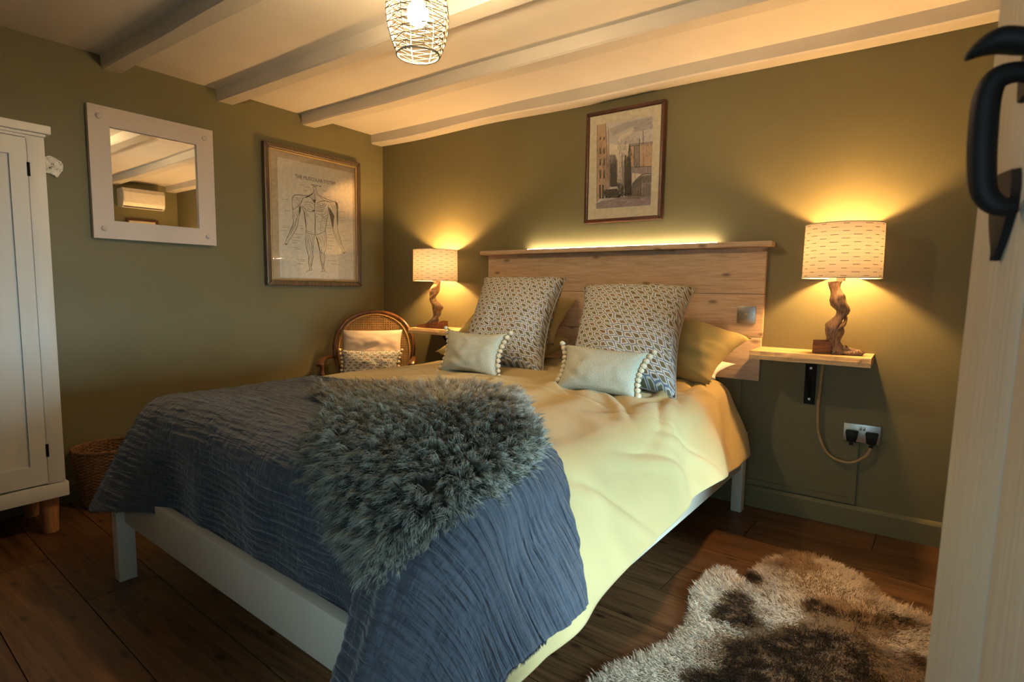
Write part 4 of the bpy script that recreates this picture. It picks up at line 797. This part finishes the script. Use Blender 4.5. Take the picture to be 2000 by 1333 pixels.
m = MB(); m.box((x-.098, y-.022, z+.0005), (x-.022, y+.035, z+.060), lambda a, b, c: (a+.006*noise.noise((c*60, b*40, 1)), b+.004*noise.noise((a*50, c*50, 3)), max(z+.0005, c+.006*noise.noise((a*40, b*40, 2)))), .004); m.build('base_block', M_CHAR, lp)
shade(lp, x-.005, y, 1.166, 1.398, .154)
x, y, z = .688, -.14, .820
lp2 = thing('table_lamp', (x, y, z), 'lit table lamp on twisted vine wood on the left shelf behind the cane chair', 'lamp', 'pair of bedside table lamps')
vine_stem((x-.002, y, z), .33, .0245, 3.2, .002).build('stem', M_VINE, lp2, smooth=True)
m = MB(); vs = []
nn_ = 16
for i in range(nn_+1):
    t = i/nn_; xx = x-.125+.245*t; hh = .018+.036*t; w_ = .030
    for (a, b) in ((-1, 0), (-.9, 1), (.9, 1), (1, 0)): vs.append((xx, y-.03+w_*a+.005*noise.noise((xx*40, a, b)), z+.0005+(hh+.007*noise.noise((xx*50, a, 3)))*b))
fs = []
for i in range(nn_):
    for k in range(4): fs.append((i*4+k, i*4+(k+1) % 4, (i+1)*4+(k+1) % 4, (i+1)*4+k))
fs += [(3, 2, 1, 0), tuple(nn_*4+k for k in range(4))]
m.add(vs, fs); m.build('base_block', M_CHAR, lp2)
shade(lp2, x, y, 1.148, 1.360, .154)
# flex and plugs
m = MB()
path = cr([(3.075, -.045, .789), (3.073, -.045, .755), (3.068, -.035, .648), (3.066, -.03, .53), (3.077, -.03, .426), (3.125, -.032, .337), (3.205, -.036, .318), (3.266, -.036, .358), (3.286, -.030, .404)], 12)
m.tube(path, .0058, 8)
for ph_ in (0, 2.1, 4.2):
    q = [];
    for i, p in enumerate(path):
        a = i*1.1+ph_; q.append((p.x+.0038*cos(a), p.y+.0038*sin(a), p.z+.002*sin(a)))
    m.tube(q, .0034, 6)
tagp(m.build('lamp_flex', M_ROPE, None, smooth=True, loc=(3.075, -.045, .789)), 'twisted rope covered flex looping from the right shelf to the socket', 'cable')
so = thing('double_socket', (3.246, 0, .455), 'brushed metal double wall socket below the right hand shelf', 'socket')
box_obj('face_plate', (3.173, -.009, .412), (3.320, -.0005, .498), M_STEEL, so, .003)
for dx in (.062, .076): box_obj('rocker', (3.173+dx, -.0125, .470), (3.173+dx+.010, -.009, .488), M_STEEL, so, .001)
for i, (cx_, lab) in enumerate(((3.208, 'black plug in the left outlet of the double socket'), (3.286, 'black plug in the right outlet of the double socket, with the rope flex'))):
    def pf(a, b, c, cx_=cx_):
        k = 1-.45*sstep(.435, .410, c); return (cx_+(a-cx_)*k, b, c)
    m = MB(); m.box((cx_-.025, -.042, .416), (cx_+.025, -.0095, .468), pf, .006); m.box((cx_-.008, -.038, .400), (cx_+.008, -.020, .420), None, .003)
    tagp(m.build('plug', M_BLACK, None, smooth=True, auto=.7, loc=(cx_, -.0095, .44)), lab, 'plug')
# ------------------------------------------------------------------ pictures and mirror
def frame_yz(t, name, mat, y0, y1, z0, z1, w_, x0, x1, bev=.003, holes=None):
    """mitred frame on the left wall (normal +x)"""
    for (a, b, c, d) in (((y0, z0), (y1, z0), (y1-w_, z0+w_), (y0+w_, z0+w_)), ((y1, z0), (y1, z1), (y1-w_, z1-w_), (y1-w_, z0+w_)), ((y1, z1), (y0, z1), (y0+w_, z1-w_), (y1-w_, z1-w_)), ((y0, z1), (y0, z0), (y0+w_, z0+w_), (y0+w_, z1-w_))):
        m = MB(); m.prism([a, b, c, d], 0, x0, x1); o = m.build(name, mat, t)
        bm = bmesh.new(); bm.from_mesh(o.data); bmesh.ops.bevel(bm, geom=bm.edges[:], offset=bev, segments=2, affect='EDGES', profile=.5); bm.to_mesh(o.data); bm.free()
mi = thing('wall_mirror', (.0, -1.617, 1.33), 'square wall mirror in a wide off white painted wooden frame', 'mirror')
m = MB()
for (a, b, c, d) in ((-1.918, -1.316, 1.330, 1.422), (-1.918, -1.316, 1.892, 1.988), (-1.918, -1.826, 1.422, 1.892), (-1.408, -1.316, 1.422, 1.892)): m.box((.002, a, c), (.030, b, d))
fo_ = m.build('frame', M_MIRF, mi); bm = bmesh.new(); bm.from_mesh(fo_.data); bmesh.ops.remove_doubles(bm, verts=bm.verts, dist=.0005)
bmesh.ops.delete(bm, geom=[f for f in bm.faces if False], context='FACES'); bm.to_mesh(fo_.data); bm.free()

box_obj('mirror_glass', (.012, -1.828, 1.418), (.017, -1.405, 1.897), M_MIRROR, mi)
for yy in (-1.872, -1.362):
    for zz in (1.380, 1.935):
        m = MB(); m.ball((.030, yy, zz), .0145, 2, (.7, 1, 1)); m.build('dome_stud', M_MIRF, mi, smooth=True)
mi.rotation_euler.z = radians(-1.15); mi.location.x = .007
def ribbon(m, pts, w_, to3, k=3):
    P = cr([(a, b, 0) for a, b in pts], k) if len(pts) > 2 else [Vector((*p, 0)) for p in pts]; n = len(P); vs = []
    for i, p in enumerate(P):
        t = P[min(i+1, n-1)]-P[max(i-1, 0)]; t = Vector((-t.y, t.x, 0)).normalized() if t.length > 0 else Vector((0, 1, 0))
        e = w_/2*(.55+.45*sin(pi*(i+.3)/(n-.4))) if n > 3 else w_/2
        vs += [to3(*(p+t*e)[:2]), to3(*(p-t*e)[:2])]
    m.add(vs, [(2*i, 2*i+1, 2*i+3, 2*i+2) for i in range(n-1)])
def text_mesh(m, s, size, to3, cx_, cy_, width=None):
    cu = bpy.data.curves.new('t', 'FONT'); cu.body = s; cu.size = size; cu.align_x = 'CENTER'; cu.align_y = 'CENTER'; cu.resolution_u = 3
    o = bpy.data.objects.new('t', cu); COL.objects.link(o); bpy.context.view_layer.update()
    me = o.to_mesh(); xs = [v.co.x for v in me.vertices]; k = (width/(max(xs)-min(xs))) if width else 1
    vs = [to3(cx_+v.co.x*k, cy_+v.co.y) for v in me.vertices]; m.add(vs, [tuple(p.vertices) for p in me.polygons]); o.to_mesh_clear(); bpy.data.objects.remove(o); bpy.data.curves.remove(cu)
po = thing('anatomy_poster', (0, -.62, 1.10), 'framed muscular system anatomy print on the left wall between the mirror and the corner', 'picture')
PY0, PY1, PZ0, PZ1 = -1.000, -.246, 1.102, 2.008
frame_yz(po, 'frame_rail', M_FRAMEG, PY0, PY1, PZ0, PZ1, .034, .002, .040, .007)
frame_yz(po, 'slip', plain('gilt_slip', (.34, .24, .11), .4, .4), PY0+.034, PY1-.034, PZ0+.034, PZ1-.034, .010, .002, .036, .003)
box_obj('mount', (.018, PY0+.036, PZ0+.036), (.024, PY1-.036, PZ1-.036), M_MOUNTP, po)
box_obj('print', (.0241, -.905, 1.155), (.0262, -.312, 1.925), M_PRINT, po)
m = MB()
for w_, p in POSTER_LINES: ribbon(m, p, w_*1.25, lambda a, b: (.0270, a/1000, b/1000))
m.build('drawing', M_INK, po)['kind'] = 'stuff'
m = MB()
for p in POSTER_FILLS: m.add([(.0268, a/1000, b/1000) for a, b in p], [tuple(range(len(p)))])
m.build('shading', M_INK2, po)['kind'] = 'stuff'
m = MB(); text_mesh(m, 'THE MUSCULAR SYSTEM', .034, lambda a, b: (.0270, a, b), -.620, 1.824, .318)
for k in range(3): m.box((.0265, -.655+k*.028, 1.786), (.0270, -.633+k*.028, 1.790))
m.build('lettering', M_INK, po)['kind'] = 'stuff'
box_obj('glass', (.0300, PY0+.042, PZ0+.042), (.0312, PY1-.042, PZ1-.042), M_GLASS, po)
ar = thing('street_picture', (2.02, 0, 1.49), 'dark framed watercolour of a town street on the wall above the headboard', 'picture')
AX0, AX1, AZ0, AZ1 = 1.784, 2.258, 1.490, 2.122; fw = .022
for (a, b, c, d) in (((AX0, AZ0), (AX1, AZ0), (AX1-fw, AZ0+fw), (AX0+fw, AZ0+fw)), ((AX1, AZ0), (AX1, AZ1), (AX1-fw, AZ1-fw), (AX1-fw, AZ0+fw)), ((AX1, AZ1), (AX0, AZ1), (AX0+fw, AZ1-fw), (AX1-fw, AZ1-fw)), ((AX0, AZ1), (AX0, AZ0), (AX0+fw, AZ0+fw), (AX0+fw, AZ1-fw))):
    m = MB(); m.prism([a, b, c, d], 1, -.036, -.002); o = m.build('frame_rail', M_FRAMED, ar)
    bm = bmesh.new(); bm.from_mesh(o.data); bmesh.ops.bevel(bm, geom=bm.edges[:], offset=.006, segments=2, affect='EDGES', profile=.5); bm.to_mesh(o.data); bm.free()
box_obj('mount', (AX0+fw-.002, -.022, AZ0+fw-.002), (AX1-fw+.002, -.016, AZ1-fw+.002), M_MOUNT, ar)
def wash(c):
    m = Mat('watercolour_wash', .9, .2); co = m.coord('Object'); m.color(m.mix(m.noise(co, 60, 4, .7), m.ramp(m.noise(co, 14, 5, .65), [(.32, mul(c, .72)), (.7, mul(c, 1.28))]), mul(c, 1.15))); return m.m
PAL = [(.60, .56, .53), (.74, .66, .54), (.56, .38, .25), (.30, .25, .22), (.19, .17, .145), (.36, .29, .29), (.05, .04, .03), (.46, .43, .43)]
PM = [wash(c) for c in PAL]
def artsafe(a, b): return (min(max(a/1000, 1.850), 2.192), b/1000)
fy_ = -.0222
for i, (c, p) in enumerate(ART_FILLS):
    m = MB(); fy_ -= .00012; m.add([(artsafe(a, b)[0], fy_, artsafe(a, b)[1]) for a, b in p], [tuple(range(len(p)))]); m.build('colour_wash', PM[c], ar)
m = MB()
for w_, p in ART_LINES: ribbon(m, p, w_*1.1, lambda a, b: (artsafe(a, b)[0], -.0252, artsafe(a, b)[1]))
m.build('pen_drawing', plain('brown_ink', (.10, .085, .07), .9), ar)['kind'] = 'stuff'
HR = random.Random(5); HZ = [(1.90, 1.945, 1.63, 1.86, 120, 0), (1.985, 2.04, 1.64, 1.93, 150, 0), (2.04, 2.185, 1.64, 1.78, 120, 0), (1.86, 1.90, 1.62, 1.98, 70, 0), (2.05, 2.185, 1.80, 1.94, 70, 0), (1.88, 2.18, 1.585, 1.64, 80, 1), (1.90, 2.18, 1.94, 2.04, 90, 2), (1.91, 2.05, 1.62, 1.68, 120, 3)]
for nm, ink, ph_ in (('grey_hatching', (.24, .20, .18), 0), ('pale_hatching', (.56, .48, .42), 1)):
    m = MB()
    for x0, x1, z0, z1, cnt, md in HZ:
        for k in range(cnt//(1+ph_)):
            x, z = HR.uniform(x0, x1), HR.uniform(z0, z1)
            dx, dz = {0: (HR.gauss(0, 1.5), HR.uniform(8, 26)), 1: (HR.uniform(8, 30), HR.uniform(-2, 8)), 2: (HR.uniform(10, 34), HR.uniform(2, 16)), 3: (HR.gauss(0, 6), HR.gauss(0, 8))}[md]
            if md == 2 and not ph_: continue
            ribbon(m, [(x*1000, z*1000), (x*1000+dx, z*1000+dz)], HR.uniform(.8, 2.0)*(1 if md != 2 else 1.6), lambda a, b: (artsafe(a, b)[0], -.0250-.0001*ph_, min(artsafe(a, b)[1], 2.05)))
    m.build(nm, plain(nm, ink, .9, spec=.1), ar)['kind'] = 'stuff'
box_obj('glass', (AX0+fw-.001, -.0285, AZ0+fw-.001), (AX1-fw+.001, -.0275, AZ1-fw+.001), M_GLASS, ar)
# ------------------------------------------------------------------ wardrobe
wd = thing('wardrobe', (.21, -2.62, 0), 'white painted panelled wardrobe on tapered wooden feet at the left edge', 'wardrobe')
WX, WY0, WY1 = .42, -3.07, -2.199
box_obj('body', (.018, WY0, .235), (WX-.022, WY1, 1.705), M_WHITE, wd, .002)
box_obj('cornice', (.004, WY0-.012, 1.712), (WX+.020, WY1+.020, 1.747), M_WHITE, wd, .005); box_obj('cornice_moulding', (.01, WY0, 1.700), (WX+.008, WY1+.004, 1.713), M_WHITE, wd, .003)
box_obj('plinth', (.006, WY0-.006, .168), (WX+.004, WY1+.011, .232), M_WHITE, wd, .006)
for (a, b) in ((WY1-.062, WY1), (WY0, WY0+.062)): box_obj('stile', (WX-.022, a, .235), (WX, b, 1.700), M_WHITE, wd, .002)
box_obj('top_rail', (WX-.022, WY0+.062, 1.690), (WX, WY1-.062, 1.700), M_WHITE, wd)
DY = ((-2.628, -2.257), (-3.005, -2.632))
for di, (a, b) in enumerate(DY):
    dr_ = MB(); z0, z1 = .240, 1.687
    dr_.box((WX-.020, b-.058, z0), (WX, b, z1)); dr_.box((WX-.020, a, z0), (WX, a+.058, z1)); dr_.box((WX-.020, a+.058, z1-.072), (WX, b-.058, z1)); dr_.box((WX-.020, a+.058, z0), (WX, b-.058, z0+.085))
    do = dr_.build('door', M_WHITE, wd)
    box_obj('door_panel', (WX-.018, a+.058, z0+.085), (WX-.009, b-.058, z1-.072), M_WHITE, do)
    hy = b if di == 0 else a
    for (h0, h1) in ((1.535, 1.590), (.357, .412)): 
        q = MB(); q.box((WX-.002, hy-.004, h0), (WX+.0022, hy+.006, h1)); q.tube([(WX+.002, hy+.001, h0), (WX+.002, hy+.001, h1)], .0035, 8); q.build('hinge', M_IRON, do)
    ky = a+.03 if di == 0 else b-.03
    q = MB(); q.lathe([(.006, 0), (.006, .01), (.014, .018), (.015, .024), (.008, .03), (0.0001, .031)], (0, 0, 0), 16); q.v = [(WX+p[2], ky+p[0], 1.0+p[1]) for p in q.v]; q.build('knob', M_STEEL, do, smooth=True)
for (fx_, fy__) in ((.350, -2.243), (.07, -2.243), (.350, -3.02), (.07, -3.02)):
    m = MB(); m.lathe([(.026, 0), (.0275, .004), (.035, .165), (.035, .168)], (fx_, fy__, 0), 20); m.build('foot', M_LEG, wd, smooth=True, auto=.6)
# lace ornament on the wall
m = MB(); OC = Vector((.010, -2.068, 1.660))
out = [(0, .040), (.022, .030), (.042, .012), (.040, -.014), (.026, -.040), (.018, -.052), (.008, -.040), (-.018, -.034), (-.036, -.018), (-.040, .006), (-.028, .026), (-.012, .038)]
ring = cr([(0, a, b) for a, b in out], 4, True); m.tube([OC+p for p in ring], .0028, 6, closed=True)
for k in range(170):
    a, b = random.uniform(-.038, .04), random.uniform(-.045, .038)
    if not inpoly(a, b, out): continue
    r = random.uniform(.004, .007); m.tube([OC+Vector((random.uniform(-.002, .002), a+r*cos(q), b+r*sin(q))) for q in np.linspace(0, 2*pi, 9)[:-1]], .0016, 5, closed=True)
tagp(m.build('lace_ornament', M_LACE, None, smooth=True, loc=OC), 'small white filigree ornament on the green wall beside the wardrobe', 'ornament')
# ------------------------------------------------------------------ waste basket
BC = (.158, -1.955, 0)
bk = thing('waste_basket', BC, 'round dark wicker waste basket between the wardrobe and the bed', 'basket')
m = MB(); rows = 34; ns_ = 22
for i in range(rows):
    t = (i+.5)/rows; r = lerp(.108, .140, t); z = .012+t*.268; n = 132
    m.tube([(BC[0]+(r+.0042*sin(ns_*2*pi*q/n/2*2+pi*(i % 2))*1.0)*cos(2*pi*q/n), BC[1]+(r+.0042*sin(ns_*2*pi*q/n+pi*(i % 2)))*sin(2*pi*q/n), z) for q in range(n)], .0042, 5, closed=True)
m.build('weave', M_BASK, bk, smooth=True)['kind'] = 'stuff'
m = MB()
for ph_ in (0, 2.1, 4.2):
    m.tube([(BC[0]+(.142+.004*cos(q*1.1+ph_))*cos(2*pi*q/120), BC[1]+(.142+.004*cos(q*1.1+ph_))*sin(2*pi*q/120), .287+.005*sin(q*1.1+ph_)) for q in range(120)], .0042, 5, closed=True)
m.build('rim', M_BASK, bk, smooth=True)
m = MB(); m.lathe([(0.0001, .004), (.104, .004), (.106, .012), (.0001, .014)], BC, 24); m.build('base', M_BASK, bk)
m = MB()
for k in range(ns_*2):
    a = 2*pi*k/(ns_*2); m.tube([(BC[0]+.107*cos(a), BC[1]+.107*sin(a), .004), (BC[0]+.139*cos(a), BC[1]+.139*sin(a), .283)], .0028, 5)
m.build('stakes', M_BASK, bk, smooth=True)['kind'] = 'stuff'
# ------------------------------------------------------------------ cane armchair
CO = Vector((.40, -.48, 0)); CL = Vector((.75, .66, 0)).normalized(); CF = Vector((.66, -.75, 0)).normalized()
def Cc_(l, f, z): v = CO+CL*l+CF*f; return (v.x, v.y, z)
ch = thing('cane_armchair', CO, 'dark wood armchair with arched cane back in the corner behind the bed', 'chair')
def fb(l, z): return -.165-.13*(z-.42)-.045*(1-(l/.28)**2)
arch = [(-.225, .44), (-.262, .56), (-.278, .66), (-.262, .76), (-.205, .85), (-.11, .903), (0, .920), (.11, .903), (.205, .85), (.262, .76), (.278, .66), (.262, .56), (.225, .44)]
AP = cr([(l, 0, z) for l, z in arch], 6)
m = MB(); m.tube([Cc_(p.x, fb(p.x, p.z), p.z) for p in AP], .0145, 10); m.build('back_frame', M_CHAIR, ch, smooth=True)
m = MB(); AP2 = [(p.x*.90, p.z-.018) for p in AP]; m.tube([Cc_(a, fb(a, b)+.004, b) for a, b in AP2], .006, 6); m.build('cane_bead', M_CANE, ch, smooth=True)
m = MB(); pol = [(p.x*.95, p.z-.008) for p in AP]
def cane_line(p0, p1, w_):
    n = 60; run = []
    for k in range(n+1):
        a, b = lerp(p0[0], p1[0], k/n), lerp(p0[1], p1[1], k/n)
        if inpoly(a, b, pol): run.append((a, b))
        else:
            if len(run) > 1: flush(run, w_)
            run = []
    if len(run) > 1: flush(run, w_)
def flush(run, w_):
    run = [run[0]]+run[3:-1:4]+[run[-1]]; m.tube([Cc_(a, fb(a, b)+.002, b) for a, b in run], w_, 4)
SPC = .0165
for k in range(-18, 19):
    for d in (-.0022, .0022): cane_line((k*SPC+d, .43), (k*SPC+d, .93), .0008)
for k in range(0, 31):
    for d in (-.0022, .0022): cane_line((-.29, .44+k*SPC+d), (.29, .44+k*SPC+d), .0008)
for k in range(-34, 35):
    cane_line((k*SPC-.25, .43), (k*SPC+.25, .93), .0009); cane_line((k*SPC+.25, .43), (k*SPC-.25, .93), .0009)
m.build('cane_panel', M_CANE, ch)['kind'] = 'stuff'
for sx in (-1, 1):
    m = MB(); pts = cr([Cc_(sx*.272, fb(.272, .60)+.01, .600), Cc_(sx*.292, -.08, .612), Cc_(sx*.300, .04, .618), Cc_(sx*.298, .14, .610), Cc_(sx*.292, .19, .590)], 5)
    vs = []; fs = []; n = len(pts)
    for i, p in enumerate(pts):
        t = i/(n-1); hw = .013+.012*sstep(.3, .8, t); hh = .011
        for a in range(10):
            an = 2*pi*a/10; q = p+CL*hw*cos(an)+Vector((0, 0, hh*sin(an))); vs.append(q)
    for i in range(n-1):
        for a in range(10): fs.append((i*10+a, i*10+(a+1) % 10, (i+1)*10+(a+1) % 10, (i+1)*10+a))
    fs += [tuple(range(10)), tuple((n-1)*10+a for a in range(9, -1, -1))]
    m.add(vs, fs); m.build('arm', M_CHAIR, ch, smooth=True)
    prof = [(.012, .455), (.017, .465), (.012, .475), (.018, .49), (.012, .50), (.019, .515), (.019, .525), (.012, .535), (.015, .56), (.012, .585), (.013, .602)]
    c_ = Cc_(sx*.293, .13, 0); m = MB(); m.lathe(prof, c_, 16); m.build('arm_post', M_CHAIR, ch, smooth=True)
    prof = [(.012, 0), (.016, .02), (.013, .06), (.018, .10), (.015, .14), (.020, .28), (.016, .30), (.022, .33), (.022, .40)]
    c_ = Cc_(sx*.27, .19, 0); m = MB(); m.lathe(prof, c_, 16); m.build('leg', M_CHAIR, ch, smooth=True)
    m = MB(); m.tube([Cc_(sx*.235, -.245, 0), Cc_(sx*.23, -.19, .25), Cc_(sx*.225, fb(.225, .44), .44)], [.013, .016, .017], 10); m.build('leg', M_CHAIR, ch, smooth=True)
m = MB(); sp_ = cr([Cc_(-.25, -.16, .42), Cc_(-.30, .10, .42), Cc_(-.27, .24, .42), Cc_(0, .27, .42), Cc_(.27, .24, .42), Cc_(.30, .10, .42), Cc_(.25, -.16, .42), Cc_(0, -.19, .42)], 5, True)
n = len(sp_); m.add([(p.x, p.y, .400) for p in sp_]+[(p.x, p.y, .440) for p in sp_], [tuple(range(n-1, -1, -1)), tuple(range(n, 2*n))]+[(i, (i+1) % n, n+(i+1) % n, n+i) for i in range(n)])
m.build('seat', M_CHAIR, ch)
m = MB(); m.tube([Cc_(-.26, .18, .20), Cc_(.26, .18, .20)], .010, 8); m.build('stretcher', M_CHAIR, ch, smooth=True)
g2 = None
pillow('linen_cushion', M_LINEN, Cc_(-.215, -.085, .575), Cc_(.205, -.085, .575), Cc_(.205, -.150, .800), Cc_(-.215, -.150, .795), .12, 'plain oatmeal cushion propped against the cane chair back', 'cushion', pinch=.03, seed=11, wr=.01)
o, rim, nn = pillow('patterned_chair_cushion', M_PATT, Cc_(-.205, .00, .447), Cc_(.195, .00, .447), Cc_(.20, -.055, .665), Cc_(-.205, -.055, .665), .11, 'small scallop print cushion with pompoms standing on the cane chair seat', 'cushion', pinch=.05, seed=12, uvs=.62)
pompoms(o, rim, nn, 9, .011)
bpy.data.objects['linen_cushion'].location.z += 0
# ------------------------------------------------------------------ pendant
PC = Vector((2.005, -1.615, 0)); pz0, pz1 = 1.868, 2.125
pn = thing('pendant_light', (PC.x, PC.y, ZC), 'lit pendant lamp with barrel shade of woven cream cord hanging between two beams', 'pendant lamp')
def prr(t): return .064+.040*sin(pi*min(1, max(0, t*.93+.04)))**.9
sh_ = MB()
NR = 8
for k in range(NR):
    a = 2*pi*k/NR+.25; sh_.tube([(PC.x+prr(i/14)*cos(a), PC.y+prr(i/14)*sin(a), lerp(pz0, pz1, i/14)) for i in range(15)], .0016, 6)
for t in (0, 1): sh_.tube([(PC.x+prr(t)*cos(2*pi*i/40), PC.y+prr(t)*sin(2*pi*i/40), lerp(pz0, pz1, t)) for i in range(40)], .003, 6, closed=True)
shf = sh_.build('shade_frame', M_PWIRE, pn, smooth=True)
m = MB()
for r_ in range(26):
    pts = []
    for k in range(NR+1):
        a = 2*pi*k/NR+.25; t = min(.99, max(.01, (r_+.5+(.45 if (k+r_) % 2 else -.45)+random.uniform(-.2, .2))/26)); rr = prr(t)+.0025; pts.append(Vector((PC.x+rr*cos(a), PC.y+rr*sin(a), lerp(pz0, pz1, t))))
    m.tube(pts, .0017, 5, cap=False)
m.build('woven_cord', M_PCORD, pn, smooth=True)['kind'] = 'stuff'
m = MB(); m.ball((PC.x, PC.y, 2.0), .036, 3, (1, 1, 1.1)); m.build('bulb', M_PBULB, pn, smooth=True)
m = MB(); m.lathe([(.018, 2.035), (.02, 2.06), (.02, 2.10), (.008, 2.115)], (PC.x, PC.y, 0), 16); m.build('bulb_holder', M_AC, pn, smooth=True, auto=.6)
m = MB(); m.tube([(PC.x, PC.y, 2.11), (PC.x, PC.y, ZC-.012)], .003, 8); m.build('flex', M_PWIRE, pn)
m = MB(); m.lathe([(.045, ZC-.018), (.048, ZC-.012), (.048, ZC-.0005)], (PC.x, PC.y, 0), 24); m.build('ceiling_rose', M_AC, pn, smooth=True, auto=.6)
# ------------------------------------------------------------------ air conditioner (seen in the mirror)
ac = thing('air_conditioner', (XR, -.40, 1.93), 'white wall mounted air conditioner seen in the mirror, high on the right wall', 'air conditioner')
m = MB(); prof = [(XR-.0005, 1.955), (XR-.13, 1.935), (XR-.17, 1.955), (XR-.185, 1.99), (XR-.19, 2.11), (XR-.17, 2.145), (XR-.0005, 2.145)]
m.prism([(a, b) for a, b in prof], 1, -.61, -.20); m.build('casing', M_AC, ac)
box_obj('front_flap', (XR-.196, -.605, 2.005), (XR-.188, -.205, 2.105), M_AC, ac, .003); box_obj('air_vent', (XR-.17, -.60, 1.942), (XR-.125, -.22, 1.9465), M_BLACK, ac)

rp = thing('dark_framed_picture', (XR, -.38, 1.40), 'dark framed picture on the right wall below the air conditioner', 'picture')
for a, b, c, d in ((-.54, -.515, 1.36, 1.835), (-.245, -.22, 1.36, 1.835), (-.515, -.245, 1.81, 1.835), (-.515, -.245, 1.36, 1.385)): box_obj('frame_rail', (XR-.028, a, c), (XR-.002, b, d), M_FRAMED, rp, .003)
box_obj('print', (XR-.010, -.515, 1.385), (XR-.004, -.245, 1.81), M_MOUNT, rp)
